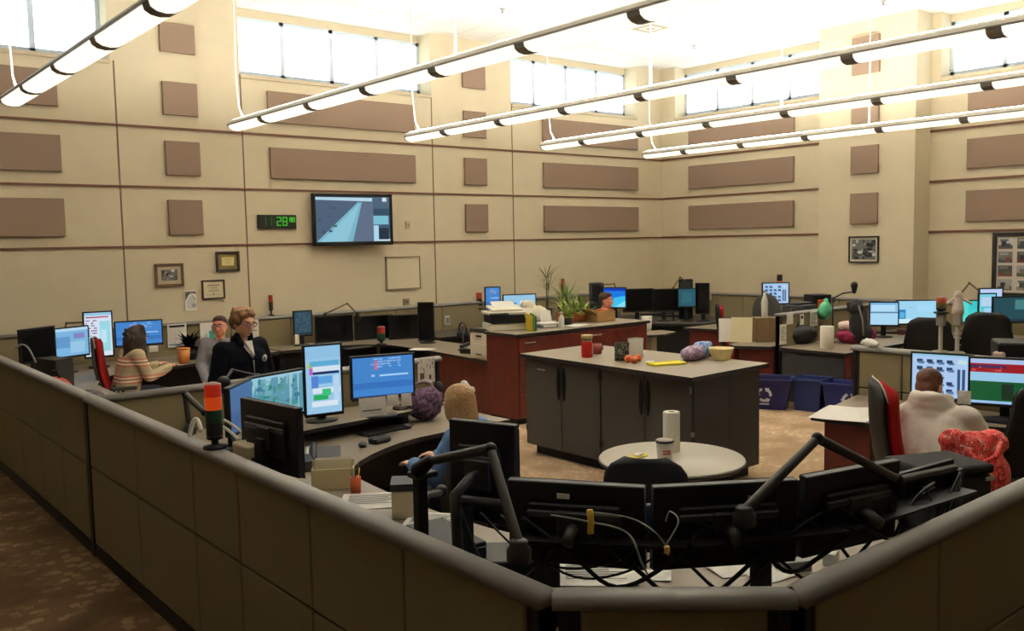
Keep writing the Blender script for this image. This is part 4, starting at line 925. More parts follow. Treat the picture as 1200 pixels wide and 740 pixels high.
# --- woman in the denim jacket, seen from behind
J=seated(.08,.12,.22,.76,.46,.98); hy=(-12,-4,0)
t=human('seated woman in a blue denim jacket with long blond hair, seen from behind',(3.56,4.66,0),R(24),J,skin,.012,hy=hy)
garment_top(t,'denim_jacket',J,mat('denim',(92,124,168),.9,noise=.22,scale=18),.022); trousers(t,J,mat('dark_jeans'))
Rm=rotm(*hy); hb=mat('blond_hair',(166,128,80),.5,noise=.3,scale=90,bump=1.)
h=hairball(hb,J['head'],Rm,1.05,[(0,-.03,.05,.09,.106,.085),(0,-.08,-.06,.088,.055,.14),(-.06,-.06,-.15,.05,.05,.12),(.06,-.06,-.15,.05,.05,.12),(0,-.085,-.2,.08,.045,.1),(-.07,-.02,-.02,.035,.06,.1),(.07,-.02,-.02,.035,.06,.1)])
for i in range(34):
    a=R(-170+i*4.9); x,y=.092*math.cos(a),-.03+.098*math.sin(a)
    h.tube([J['head']+Rm@Vector(p) for p in ((x*.5,y*.6,.13),(x,y,.05),(x*1.05,y*1.08,-.08),(x*1.02,y*1.02-.01,-.2),(x*.9,y*.95-.02,-.28-.04*rnd.random()))],[.012,.014,.014,.012,.005],hb,6)
fuse('hair',h,t,.009,1)
hcp=MB()
for q in (-1,1): hcp.cap(J['head']+Rm@Vector((.068+q*.035,-.05,.105-q*.025)),J['head']+Rm@Vector((.068+q*.012,-.08,.09)),.028,.016,white,10)
hcp.ell(J['head']+Rm@Vector((.068,-.082,.09)),.02,white); hcp.tube([J['head']+Rm@Vector((.035,-.08,.1)),J['head']+Rm@Vector((.09,-.045,.05)),J['head']+Rm@Vector((.095,-.02,-.02))],.012,white,8)
fuse('hair_bow',hcp,t,.007,1)
# --- hooded person
q=PD(1091,470,5.95); HX,HY=q.x,q.y
J=seated(.22,.13,.34,.78,.47,1.0)
J['head']+=V3(-.09,.03,-.03); J['neck']+=V3(-.045,0,0); J['elR']+=V3(.06,.02,.03)
hy=(-6,-20,0)
t=human('person in a pale grey hooded sweatshirt with short brown hair, seen from behind',(HX,HY,0),R(-76),J,skin,.011,hy=hy)
hoodm=mat('pale_grey_fleece',(234,226,214),.95,noise=.05,scale=60,bump=.2,spec=.1)
def hoodx(m):
    c=J['neck']
    pts=[c+V3(.105*math.cos(a),-.04+.11*math.sin(a),.045-.02*math.sin(a)) for a in [PI*(.9+i*.12) for i in range(11)]]
    for a,b in zip(pts,pts[1:]): m.cap(a,b,.04,.04,hoodm,10)
    m.ell(c+V3(0,-.105,.0),(.125,.085,.10),hoodm); m.ell(c+V3(0,-.135,-.07),(.115,.07,.085),hoodm); m.ell(c+V3(0,-.14,-.13),(.075,.05,.06),hoodm)
    m.cap(c+V3(-.1,-.09,.03),c+V3(-.16,-.02,-.08),.045,.05,hoodm); m.cap(c+V3(.1,-.09,.03),c+V3(.16,-.02,-.08),.045,.05,hoodm)
garment_top(t,'hooded_sweatshirt',J,hoodm,.034,voxel=.011,bulk=1.10,hem=.05,extra=hoodx); trousers(t,J,mat('dark_jeans'))
Rm=rotm(*hy); h=hairball(mat('short_brown_hair',(92,50,28),.6,noise=.25,scale=70,bump=1.),J['head'],Rm,1.03,[(0,-.028,.05,.086,.103,.08),(0,-.06,-.01,.08,.06,.07),(0,.045,.09,.062,.04,.03)]); fuse('hair',h,t,.009,2)
# --- person in the far corner
J=seated(.06,.12,.3,.86,.56,1.05)
q=PD(702,351,13.7)
t=human('far person in a white top facing the glowing blue screen, behind the planter',(q.x,q.y,0),R(200),J,skin2,.015)
garment_top(t,'white_top',J,mat('white_shirt'),.02,voxel=.016); trousers(t,J,mat('dark_jeans'))
h=hairball(mat('short_dark_hair'),J['head'],Matrix.Identity(3),1.05,[(0,-.03,.055,.085,.1,.078),(0,-.07,-.02,.08,.05,.08),(0,.04,.095,.06,.045,.03)]); fuse('hair',h,t,.013,2)
# ================================================================== THINGS ON THE DESKS
def beacon(label, base, hgt, r, cols, pole=.0, group='stack beacon lights'):
    t=thing('beacon_light',label,'beacon light',base,0,group)
    m=MB(); m.lathe([(r*1.5,0),(r*1.5,.012),(r*.5,.02),(r*.4,pole+.02),(r*1.0,pole+.03),(r*1.0,pole+.05)],(0,0,0),black,14); m.build('mount',t)
    z=pole+.05; h=(hgt-z)/len(cols)
    for nm,c in cols:
        m=MB(); m.lathe([(r,0),(r*1.02,h*.06),(r*1.02,h*.95),(r*.98,h*1.0)],(0,0,z),c,18); m.build(nm,t); z+=h
    m=MB(); m.lathe([(r*.98,0),(r*.9,.008),(r*.4,.016),(.001,.017)],(0,0,z-h*.1),mat('beacon_cap',(150,120,110),.5),16); m.build('cap',t)
redl=emis('beacon_red',(190,40,20),.5); redd=mat('beacon_red_off',(158,44,34),.35); orgd=mat('beacon_orange',(214,96,44),.35); orgl=emis('beacon_orange_lit',(214,72,18),.6); grnd=mat('beacon_green',(20,62,40),.35); blkd=mat('beacon_black',(26,24,24),.4)
b=PX(252,516,1.745); b.z=1.2
beacon('large red and green beacon light on the left divider cap, nearest the camera',b,.34,.042,[('black_section',blkd),('green_lens',grnd),('orange_lens',orgl),('red_lens',redl)],.02)
def dz_beacon(label,px,py_base,z,top,r,cols,pole,d=None,y=None):
    b=PD(px,py_base,d) if d else PY(px,py_base,y)
    zt=PD(px,top,b.dot(fw)-H*fw.z if False else (b-Vector((0,0,H))).dot(fw)).z
    beacon(label,b,zt-b.z,r,cols,pole)
dz_beacon('small red beacon light on the back divider behind the standing woman',318,370,1.2,346,.032,[('black_section',blkd),('red_lens',redd)],.05,y=12.74)
dz_beacon('orange-red beacon light left of the small blue portrait screen',562,362,1.2,343,.05,[('black_section',blkd),('orange_lens',redd)],.03,y=12.74)
dz_beacon('narrow red beacon light behind the leafy plants',660,348,1.2,327,.038,[('black_section',blkd),('red_lens',redd)],.04,y=12.74)
b=PX(919,352,14.08); b.z=1.2
dz_beacon('orange beacon light above the screen of card grid, on the pillar wall divider',913.5,346,1.2,322,.05,[('orange_lens',orgd),('black_section',blkd)],.1,d=(b-Vector((0,0,H))).dot(fw))
b=PZ(447,404,.74)
beacon('red beacon light on the desk before the dark monitors below the whiteboard',b,.27,.06,[('green_lens',grnd),('red_lens',redd)],.03)
# --- helper for boxes of various sorts
def boxthing(name,label,cat,loc,d,m_,rz=0,bevel=.004,parts=(),group=None,tilt=0):
    t=thing(name,label,cat,loc,rz,group); 
    if tilt: t.rotation_euler=(R(tilt),0,rz)
    m=MB(); m.bx((-d[0]/2,-d[1]/2,0),(d[0]/2,d[1]/2,d[2]),m_); m.build('body',t,bevel)
    for nm,a,b,mm in parts: q=MB(); q.bx(a,b,mm); q.build(nm,t,.002)
    return t
def sheet(label,loc,w,h,mm=paper,rz=0,name='paper_sheet',cat='paper',lay=True,marks=None,group='loose papers',tilt=0,lean=80):
    """thin paper: lying flat or leaning upright (front to -y)"""
    m=MB(); n=5; vs=[]; fs=[]
    for k_ in (0,1):
        for i in range(n+1):
            for j in range(n+1): u,v=i/n-.5,j/n-.5; vs.append((u*w,v*h,.002*(k_)+.006*math.sin(3*u+2)*math.sin(4*v+1)+.007))
    q=(n+1)**2
    for i in range(n):
        for j in range(n): a=i*(n+1)+j; fs.append((a,a+1,a+n+2,a+n+1)); fs.append((q+a,q+a+n+1,q+a+n+2,q+a+1))
    m.add(vs,fs,mm,False)
    for (u0,v0,u1,v1,c) in (marks or []): m.bx(((u0-.5)*w,(v0-.5)*h,.0155),((u1-.5)*w,(v1-.5)*h,.0162),c)
    o=solid(name,m,label,cat,loc,rz,group); 
    if not lay: o.rotation_euler=(R(lean),0,rz)
    return o
ink=mat('ink_grey',(96,92,88),.8); inkd=mat('ink_dark',(40,36,34),.8)
lines=[(.1,.8-.1*i,.85-.1*(i%3),.83-.1*i,ink) for i in range(7)]
def D(px,py,z=.74): return PZ(px,py,z)
def upright(label,px,py,d,w,h,marks=None,rz=None,mm=paper,name='paper_sheet',cat='paper',lean=86):
    p=PD(px,py,d); return sheet(label,p,w,h,mm,R(rz if rz is not None else 0),name,cat,False,marks,lean=lean)
# near left desk
dm_=7.05
upright('large tilted white note hanging below the plain blue screen',436.5,477,7.0,.22,.15,[(.1,.3,.8,.36,ink)],-14)
upright('small white note second from left below the plain blue screen',460,469,7.05,.095,.085,None,-14)
upright('small white note at the right below the plain blue screen, beside the purple bag',476,468.5,7.1,.085,.10,None,-14)
spots=[(.1+.8*rnd.random(),.25+.7*rnd.random()) for i in range(16)]
p=PY(499,434,6.775); sheet('white poster with dark paw-like spots pinned on the divider end',p,.18,.225,paper,R(-4),'wall_poster','poster',False,[(u,v,u+.06,v+.04,inkd) for u,v in spots if u<.9]+[(.1,.1,.35,.4,mat('ink_brown',(110,86,70),.8)),(.65,.12,.75,.3,inkd)],lean=90)
t=thing('desk_phone','black desk phone with silver front edge at the curve of the near desk','phone',D(381,543),R(-28))
m=MB(); m.add([(-.11,-.10,.02),(.11,-.10,.02),(.11,.12,.095),(-.11,.12,.095),(-.11,-.10,0),(.11,-.10,0),(.11,.12,0),(-.11,.12,0)],[(0,1,2,3),(7,6,5,4),(4,5,1,0),(5,6,2,1),(6,7,3,2),(7,4,0,3)],black2); m.build('body',t,.006)
m=MB(); m.box((-.118,.01,.055),(.02,.23,.02),silver,rx=R(18)); m.build('edge_trim',t,.004)
m=MB()
m.cap((-.075,-.08,.05),(-.075,.10,.11),.022,.022,black,10); m.build('handset',t)
def keyboard(label,loc,rz,w=.44,d=.15,m_=black2):
    t=thing('keyboard',label,'keyboard',loc,rz,'keyboards'); m=MB(); m.box((0,0,.010),(w,d,.016),black); m.build('body',t,.005)
    m=MB()
    for r in range(5): m.box((0,-d/2+.022+r*.027,.0205),(w-.03,.021,.007),m_)
    m.build('key_rows',t)
keyboard('black keyboard on the near left desk before the blue screen',D(450,506),R(8))
keyboard('black keyboard below the dark monitors under the television',D(420,409),R(4))
keyboard('black keyboard on the hooded person\'s desk',Vector((7.45,3.05,.74)),R(95))
keyboard('black keyboard on the near corner desk, behind the three monitor backs',Vector((2.85,2.35,.74)),R(-48))
def mouse(label,loc,rz): solid('computer_mouse',MB().ell((0,0,.012),(.032,.055,.022),black2),label,'mouse',loc,rz,'computer mice')
mouse('black mouse right of the keyboard on the near left desk',D(500,498)+Vector((-.2,-.0,.004)),R(10))
mouse('black mouse beside the desk phone on the near left desk',D(425,524)+Vector((0,0,.004)),R(-30))
boxthing('docking_box','flat black equipment box under the map screen','equipment box',Vector((2.62,5.55,.74)),(.32,.24,.07),black,R(-20),.006,[('front_plate',(-.15,-.125,.01),(.15,-.12,.06),dgrey)])
boxthing('docking_box','small black trackball box before the keyboard on the near left desk','equipment box',D(445,519),(.16,.1,.045),black2,R(10),.015)
t=thing('tin_cup','dark brown round tin below the small white notes','tin',D(470,496)); m=MB(); m.lathe([(.06,0),(.065,.01),(.065,.14),(.06,.15),(.05,.15),(.05,.02)],(0,0,0),mat('brown_tin',(58,44,34),.5),20); m.build('body',t); m=MB(); m.lathe([(.067,.125),(.07,.132),(.067,.14)],(0,0,0),mat('tin_rim',(96,78,60),.4),20); m.build('rim',t)
t=thing('purse','shiny purple bag standing between the blue screen and the blond woman','bag',D(500,496)+Vector((.05,.10,0)),R(-20))
pm=floral('purple_shiny',[(0,(40,24,40)),(.42,(84,58,84)),(.55,(120,92,118)),(.68,(60,38,60))],9)
m=MB(); m.ell((0,0,.14),(.16,.11,.14),pm,None,18,12,.07); m.ell((.06,.0,.2),(.1,.09,.09),pm,None,14,10,.08); m.ell((-.08,0,.19),(.08,.08,.09),pm,None,14,10,.08); fuse('body',m,t,.011,2)
m=MB(); m.tube([(-.09,0,.24),(-.07,.0,.32),(.0,0,.345),(.06,0,.32),(.08,0,.25)],.013,mat('lilac_trim',(170,150,165),.4),8); m.build('strap',t); m=MB(); m.ell((.13,0,.27),(.04,.035,.06),mat('dark_plum',(34,14,20),.7)); m.build('tassel',t)
t=thing('folder_box','open cream file box at the near left divider','box',D(391,572),R(-32))
m=MB(); cm=mat('cream_card',(206,190,140),.85)
for a,b in (((-.13,-.05,0),(.13,-.042,.13)),((-.13,.04,0),(.13,.048,.17)),((-.13,-.05,0),(-.122,.048,.13)),((.122,-.05,0),(.13,.048,.13)),((-.13,-.05,0),(.13,.048,.006))): m.bx(a,b,cm)
m.build('box_walls',t); 
for i,y in enumerate((-.02,.01,.03)): m=MB(); m.box((.0,y,.10),(.22,.004,.17),paper if i%2 else cream,rx=R(-6)); m.build('file',t)
t=thing('pen_cup','orange pen cup beside the cream file box','pen cup',D(417,578)); m=MB(); m.lathe([(.03,0),(.034,.1),(.030,.1),(.027,.01)],(0,0,0),mat('orange_cup',(196,86,40),.5),16); m.build('cup',t)
for i,c in enumerate([(230,180,60),(60,110,70),(40,40,46)]): a=i*2.1; m=MB(); m.tube([(.01*math.cos(a),.01*math.sin(a),.02),(.03*math.cos(a),.03*math.sin(a),.15)],.004,mat('pen_%d'%i,c,.5),6); m.build('pen',t)
sheet('white paper stack on the near left desk beside the orange pen cup',D(442,588),.42,.30,paper,R(-35),marks=lines)
sheet('white printed paper behind the black upright post',D(512,612),.34,.26,paper,R(-50),marks=[(.1,.1,.9,.5,mat('ink_pale',(190,180,170),.8))]+lines)
sheet('white paper lying under the left monitor back at the near corner',D(700,675),.36,.26,paper,R(-42),marks=lines)
sheet('white paper lying under the arm base at the near corner',D(860,668),.22,.16,paper,R(-20))
sheet('white paper below the map screen, by the docking box',D(352,512,.86)+Vector((-.1,-.3,-.12)),.22,.14,paper,R(-40))
boxthing('storage_box','cream box with black lid beside the black upright post','box',D(474,604),(.13,.18,.16),mat('cream_box',(196,182,150),.6),R(-35),.006,[('lid',(-.07,-.095,.16),(.07,.095,.20),black2)])
boxthing('power_brick','cream power box beside the red beacon light','power supply',Vector((1.92,4.55,.74)),(.1,.2,.46),mat('cream_box'),R(0),.01,[('switch',(-.03,-.105,.3),(.03,-.1,.4),dgrey)])
# cables
def cable(label,pts,r=.006,mm=black,group='cables at the near corner'):
    m=MB(); P=[Vector(p) for p in pts]; Q=[]
    for i in range(len(P)-1):
        p0=P[max(i-1,0)];p1=P[i];p2=P[i+1];p3=P[min(i+2,len(P)-1)]
        for s_ in range(6):
            u=s_/6; Q.append(.5*((2*p1)+(p2-p0)*u+(2*p0-5*p1+4*p2-p3)*u*u+(3*p1-p0-3*p2+p3)*u**3))
    Q.append(P[-1]); o=Q[0].copy(); m.tube([q-o for q in Q],r,mm,6); solid('cable',m,label,'cable',o,group=group)
q=random.Random(11)
desc=['thin black cable draped behind the left monitor back','thick black cable looping under the left monitor back','black cable hanging between the left and middle monitor backs','loose black cable loop under the middle monitor back','black cable running along the rail to the right monitor back','thin black cable falling from the rail beside the yellow tape','sagging black cable below the arm base','black cable looping behind the right monitor back','bundled black cable at the right end of the rail','black cable near the black support post','thin black cable crossing the rail posts','black cable lying along the near divider']
for i,l in enumerate(desc):
    f0=i/len(desc); f1=min(1,f0+.25+.2*q.random())
    def onrail(f):
        s_=f*4; k_=min(3,int(s_)); return rl[k_].lerp(rl[k_+1],s_-k_)
    a=onrail(f0); b=onrail(f1); mid=(a+b)/2; n_=Vector((-.09,-.09,0))
    cable(l,[a+n_*.5+Vector((0,0,-.02)),a.lerp(mid,.5)+n_*(.8+.5*q.random())+Vector((0,0,-.12-.12*q.random())),mid+n_*(1+.4*q.random())+Vector((0,0,-.17-.15*q.random())),b.lerp(mid,.4)+n_*.9+Vector((0,0,-.13*q.random()-.04)),b+n_*.5+Vector((0,0,.01-.05*q.random()))],.004+.006*q.random(),black)
cable('pale grey cable falling from the rail to the desk at the near corner',[PD(645,604,2.85),PD(690,612,2.8),PD(735,625,2.75),PD(752,660,2.8),PZ(764,684,.76)],.0035,mat('grey_cable',(120,126,120),.5))
cable('second pale grey cable running beside the first at the near corner',[PD(690,600,2.85),PD(745,610,2.8),PD(780,640,2.8),PZ(781,668,.76)],.003,mat('grey_cable'))
cable('pale cable curling above the right part of the rail',[PD(780,612,2.9),PD(785,600,2.9),PD(795,612,2.85),PD(780,640,2.8)],.003,mat('grey_cable'))
cable('white cable loop behind the left divider cap beside the beacon',[PD(222,512,5.0),PD(226,495,5.0),PD(231,492,5.0),PD(236,505,4.95)],.012,white,'cables by the left divider')
cable('white cable behind the beacon light, upper of two',[PD(262,492,5.0),PD(275,500,5.0),PD(290,512,4.9)],.008,white,'cables by the left divider')
cable('white cable behind the beacon light, lower of two',[PD(256,498,5.0),PD(268,505,5.0),PD(280,516,4.9)],.010,white,'cables by the left divider')
def tag_strip(label,a,b,w,mm,cat='tape'):
    m=MB(); a=Vector(a); b=Vector(b); m.tube([a-a,(b-a)*.5+Vector((.004,0,0)),b-a],w,mm,8); solid('tape_strip',m,label,cat,a)
ym=mat('yellow_tape',(214,178,50),.6)
tag_strip('yellow tape strip hanging on the cables behind the left monitor back',PD(691,598,2.75),PD(692,626,2.75),.010,ym)
tag_strip('small yellow-orange cable tie behind the middle monitor back',PD(781,641,2.75),PD(781,650,2.75),.009,mat('amber_tape',(206,160,80),.6),'cable tie')
def stick(label,px,py,d,w,h,mm,rz,cat='sticker'):
    p=PD(px,py,d); m=MB(); m.box((0,0,0),(w,.003,h),mm); o=solid('label_sticker',m,label,cat,p,R(rz),'white stickers on the monitor backs')
def bstick(label,px,py,p0,p1,mm=mat('white_sticker',(200,196,188),.6),w=.045,h=.018):
    a=PZ(*p0,1.40); b=PZ(*p1,1.40); d=(b-a).normalized(); n=Vector((d.y,-d.x,0)); 
    if n.dot(Vector((1,1,0)))>0: n=-n
    c=(a+b)/2+n*.073; r_=ray(px,py); tt=((c-Vector((0,0,H))).dot(n))/(r_.dot(n)); p=Vector((0,0,H))+r_*tt
    m=MB(); m.box((0,0,0),(w,.003,h),mm); o=solid('label_sticker',m,label,'sticker',p,math.atan2(d.y,d.x),'white stickers on the monitor backs')
bstick('white sticker on the left monitor back at the near corner',660,582,(598,558),(757,567))
bstick('white sticker on the middle monitor back at the near corner',884,584,(762,567),(930,558))
boxthing('power_brick','grey power block on the desk under the middle monitor back','power supply',D(930,668),(.14,.08,.05),grey,R(-30),.006,[('lead',(-.09,-.01,.015),(-.07,.01,.035),black)])
boxthing('power_brick','white plug adapter on the desk beside the near right divider','power supply',D(978,662)+Vector((0,.02,0)),(.09,.06,.06),white,R(20),.006,[('lead',(.045,-.01,.02),(.07,.01,.04),black)])
boxthing('power_brick','black power block on the desk at the right end of the rail','power supply',D(1052,620),(.2,.12,.10),black,R(10),.02,[('white_plug',(-.135,-.04,.02),(-.1,.04,.16),white)])
boxthing('docking_box','black docking station under the left monitor back','equipment box',Vector((2.32,2.62,.74)),(.3,.2,.08),black,R(-55),.008,[('light_strip',(-.1,-.103,.05),(-.04,-.1,.065),S(220,226,230))])
boxthing('computer_case','black computer case lying under the middle monitor back','computer',Vector((2.62,1.80,.74)),(.42,.30,.11),black,R(-42),.008,[('front_plate',(-.2,-.155,.01),(.2,-.15,.1),black2)])
boxthing('computer_case','black computer case lying under the right monitor back','computer',Vector((3.35,1.83,.74)),(.42,.28,.12),black,R(-6),.008,[('front_plate',(-.2,-.145,.01),(.2,-.14,.1),black2)])
boxthing('computer_case','black computer case on the near desk behind the black support post','computer',Vector((2.28,3.25,.74)),(.2,.42,.2),black,R(-8),.008,[('front_plate',(-.09,-.22,.02),(.09,-.21,.18),black2)])
boxthing('docking_box','black network box under the tall monitor back','equipment box',Vector((2.5,2.98,.74)),(.34,.26,.13),black,R(-40),.008,[('status_lights',(-.1,-.133,.05),(.0,-.13,.06),mat('led_green',(60,120,70),.5))])
sheet('white paper lying at the right of the chamfered corner of the near desk',D(905,676),.2,.12,paper,R(-10))
sheet('white paper scrap on the near desk under the middle monitor back',D(760,676),.2,.12,paper,R(-50))
t=thing('cable_tray','black cable tray sheet hanging under the monitor rail','cable tray',(0,0,0))
for a,b in zip(rl[1:],rl[2:]):
    d=b-a; m=MB(); c=(a+b)/2; m.box((c.x+.02,c.y+.02,1.255),(d.length,.02,.10),black,rz=math.atan2(d.y,d.x)); m.box((c.x-.05,c.y-.05,1.205),(d.length,.14,.012),black,rz=math.atan2(d.y,d.x)); m.build('tray_sheet',t)
# black case and floral bag, near right
t=thing('equipment_case','large black padded case on the near desk by the right divider','case',Vector((4.52,2.06,.74)),R(-25))
m=MB(); m.bx((-.20,-.16,0),(.20,.16,.31),mat('black_nylon',(24,24,24),.7,noise=.1,scale=50)); m.build('body',t,.03,3)
m=MB(); m.bx((-.205,-.165,.31),(.205,.165,.36),mat('dark_nylon_lid',(24,24,24),.85)); m.build('lid',t,.02,3)
m=MB(); m.tube([(-.1,-.16,.2),(-.09,-.2,.17),(.09,-.2,.17),(.1,-.16,.2)],.012,black,8); m.build('handle',t)
m=MB(); m.bx((.14,-.172,.28),(.19,-.166,.30),silver); m.build('clasp',t); m=MB(); m.tube([(.21,-.05,.33),(.225,-.05,.2),(.212,-.05,.03)],.012,mat('dark_strap',(60,46,38),.7),8); m.build('strap',t)
fl=floral('red_floral',[(0,(150,28,36)),(.36,(220,56,58)),(.47,(240,130,112)),(.52,(226,44,50)),(.60,(250,222,204)),(.66,(206,64,56))],13)
t=thing('tote_bag','red and white floral quilted bag beside the black padded case','bag',Vector((5.06,2.08,.74)),R(-22))
m=MB(); m.ell((-.06,-.02,.14),(.12,.12,.16),fl,None,16,12,.04); m.ell((.09,.0,.15),(.10,.11,.15),fl,None,16,12,.04); m.ell((-.02,.04,.31),(.19,.10,.09),fl,None,18,10,.07); m.ell((.12,.03,.33),(.10,.09,.07),fl,None,14,10,.07); m.ell((-.14,.05,.36),(.09,.07,.06),fl,None,14,10,.07); fuse('body',m,t,.012,2); t.scale=(.95,.95,1.04)
m=MB(); m.tube([(-.14,-.05,.33),(-.12,-.12,.26),(-.02,-.14,.3),(.05,-.1,.36)],.014,fl,8); m.build('handle',t)
m=MB(); m.ell((.1,-.04,.025),(.12,.09,.03),mat('olive_lining',(70,66,40),.8)); m.build('base_pad',t)
t=thing('paper_tray','silver-edged dark tray at the right edge of the near desk','tray',Vector((5.24,1.75,.74)),R(-15)); m=MB(); m.bx((-.14,-.1,.0),(.14,.1,.09),black2); m.build('body',t,.02); m=MB(); m.tube([(-.15,-.1,.1),(.15,-.1,.1),(.15,.1,.1)],.016,silver,10); m.build('rim',t)
# ------------------------------------------------------------------ island
iz=IZ
def jar(label,loc):
    t=thing('food_jar',label,'jar',loc); m=MB(); m.lathe([(.052,0),(.058,.008),(.058,.155),(.052,.165)],(0,0,0),mat('red_jar',(186,34,30),.25),22); m.build('body',t)
    m=MB(); m.lathe([(.05,.165),(.052,.175),(.052,.195),(.058,.198),(.058,.225),(.054,.23),(.001,.23)],(0,0,0),mat('tan_lid',(178,150,98),.5),22); m.build('lid',t); m=MB(); m.lathe([(.051,.17),(.053,.18),(.053,.195)],(0,0,0),mat('olive_band',(96,84,50),.5),20); m.build('band',t)
jar('tall red jar with tan lid on the island cabinet',D(688,419,iz))
t=thing('mug','dark red mug behind the tall red jar','mug',D(700,415,iz)); m=MB(); m.lathe([(.036,0),(.046,.006),(.046,.105),(.042,.105),(.041,.012)],(0,0,0),mat('maroon_ceramic',(130,36,32),.3),20); m.build('body',t); m=MB(); m.tube([(.044,0,.085),(.075,0,.08),(.078,0,.04),(.044,0,.025)],.007,mat('maroon_ceramic'),8); m.build('handle',t)
def pouch(name,label,loc,w,h,th,mm,rz=0,lean=0,parts=(),cat='snack bag'):
    t=thing(name,label,cat,loc,rz); m=MB(); n=10; r=10; vs=[]; fs=[]
    for s_ in (0,1):
        for i in range(r+1):
            v=i/r
            for j in range(n+1):
                u=j/n*2-1; prof=(1-abs(u)**2.5)*math.sin(PI*min(1,max(0,.08+.84*v)))**.7*(1.15-.5*v)
                vs.append((u*w/2*(1-.06*math.sin(PI*v)),(1 if s_ else -1)*th/2*max(.03,prof)+lean*v*h+rnd.uniform(-.002,.002),v*h*(1-.03*abs(u))+.001))
    K_=(r+1)*(n+1)
    for i in range(r):
        for j in range(n):
            a=i*(n+1)+j; fs.append((a,a+1,a+n+2,a+n+1)); fs.append((K_+a+1,K_+a,K_+a+n+1,K_+a+n+2))
    for i in range(r):
        for j in (0,n): a=i*(n+1)+j; fs.append((a,a+n+1,K_+a+n+1,K_+a))
    for j in range(n):
        for i in (0,r): a=i*(n+1)+j; fs.append((a,K_+a,K_+a+1,a+1))
    m.add(vs,fs,mm,True); m.build('pouch',t)
    for nm,q in parts: q.build(nm,t)
    return t
foil=floral('dark_foil_print',[(0,(34,38,34)),(.4,(70,80,64)),(.52,(150,150,140)),(.58,(40,44,40)),(.7,(110,104,80))],14)
pouch('snack_bag','dark patterned snack bag slumped beside the white bag on the island',D(729,423,iz),.15,.19,.08,foil,R(-50),-.3)
m=MB(); m.bx((-.03,-.035,.06),(.03,-.03,.1),mat('bag_print_grey',(150,150,140),.6))
pouch('snack_bag','white upright bag behind the oranges on the island',D(745,419,iz),.16,.2,.07,white,R(-40),.0)
for i,(px,py,l) in enumerate([(736,425,'orange fruit nearest the dark snack bag on the island'),(743,426.5,'orange fruit in the middle of the three on the island'),(748,424,'orange fruit right of the three, below the white bag')]):
    m=MB(); m.ell((0,0,.036),.037,mat('orange_peel',(214,100,44),.5,noise=.08,scale=120),None,16,12); solid('orange_fruit',m,l,'fruit',D(px,py,iz),group='oranges on the island')
sheet('small crumpled white slip on the island beside the yellow pad',D(761,425,iz),.09,.07,paper,R(20))
t=thing('note_pad','bright yellow note pad lying on the island','note pad',D(781,427.5,iz),R(-18)); m=MB(); m.bx((-.17,-.08,.0),(.17,.08,.02),mat('bright_yellow',(226,212,40),.7)); m.build('pages',t,.003); m=MB(); m.bx((-.17,.06,.02),(.17,.08,.023),mat('pad_binding',(196,180,40),.6)); m.build('binding',t)
t=thing('bread_bag','purple and blue plastic bag of bread lying on the island','bag',D(815,421,iz),R(14)); pl=floral('purple_print',[(0,(110,84,110)),(.42,(150,120,150)),(.55,(206,190,200)),(.62,(120,90,120))],16); bl_=floral('blue_print',[(0,(70,96,150)),(.45,(110,140,186)),(.56,(206,212,220)),(.64,(60,80,140))],16)
m=MB(); m.ell((-.06,0,.065),(.19,.10,.075),pl,None,20,12,.05); m.build('loaf_part',t); m=MB(); m.ell((.14,.0,.075),(.12,.095,.085),bl_,None,18,12,.06); m.cap((.22,0,.08),(.29,.0,.10),.035,.05,bl_); m.build('open_end',t)
t=thing('bowl','cream plastic bowl on the far corner of the island','bowl',D(848,422,iz)+Vector((0,.03,0))); m=MB(); m.lathe([(.075,0),(.085,.01),(.118,.105),(.122,.115),(.112,.115),(.078,.018),(.001,.014)],(0,0,0),mat('cream_plastic',(230,212,150),.4),28); m.build('bowl_body',t); m=MB(); m.ell((0,0,.085),(.098,.098,.032),mat('pale_food',(236,216,160),.9),None,16,8,.12); m.build('contents',t)
# round table
def towel(label,loc,h=.27,r=.058,ret=None):
    t=thing('paper_towel_roll',label,'paper towel',loc); m=MB(); m.lathe([(r*.96,0),(r,.004),(r,h-.004),(r*.96,h),(.02,h),(.02,h-.03)],(0,0,0),mat('towel_paper',(238,232,214),.95,noise=.03,scale=60),26); m.build('roll',t); m=MB(); m.lathe([(.021,h-.02),(.021,h+.002),(.017,h+.002),(.017,h-.02)],(0,0,0),mat('card_core',(160,140,110),.8),14); m.build('core',t); m=MB(); m.box((r-.01,-.0,h/2),(.004,.05,h*.98),mat('towel_paper'),rz=.3); m.build('loose_sheet',t)
towel('white paper towel roll on the small round table',D(787,529),.285,.06)
t=thing('food_tub','white tub with black-rimmed lid and red print on the round table','tub',D(779,539)); m=MB(); m.lathe([(.048,0),(.05,.005),(.06,.125),(.058,.13)],(0,0,0),white,24); m.build('body',t); m=MB(); m.lathe([(.062,.122),(.064,.128),(.064,.136),(.06,.138)],(0,0,0),black2,24); m.build('rim',t); m=MB(); m.lathe([(.06,.136),(.055,.141),(.001,.143)],(0,0,0),mat('grey_lid',(170,160,146),.5),24); m.build('lid',t)
m=MB(); prt=mat('red_print',(190,80,72),.6)
for i in range(4):
    a=-2.55+i*.26; c_,s_=math.cos(a),math.sin(a)
    for zz in (.05,.072): m.box((.0555*c_,.0555*s_,zz),(.003,.013,.008),prt,rz=a)
    for dz in (-.006,.006): m.box((.0556*math.cos(a+dz*14),.0556*math.sin(a+dz*14),.061),(.003,.003,.026),prt,rz=a)
m.build('print',t)
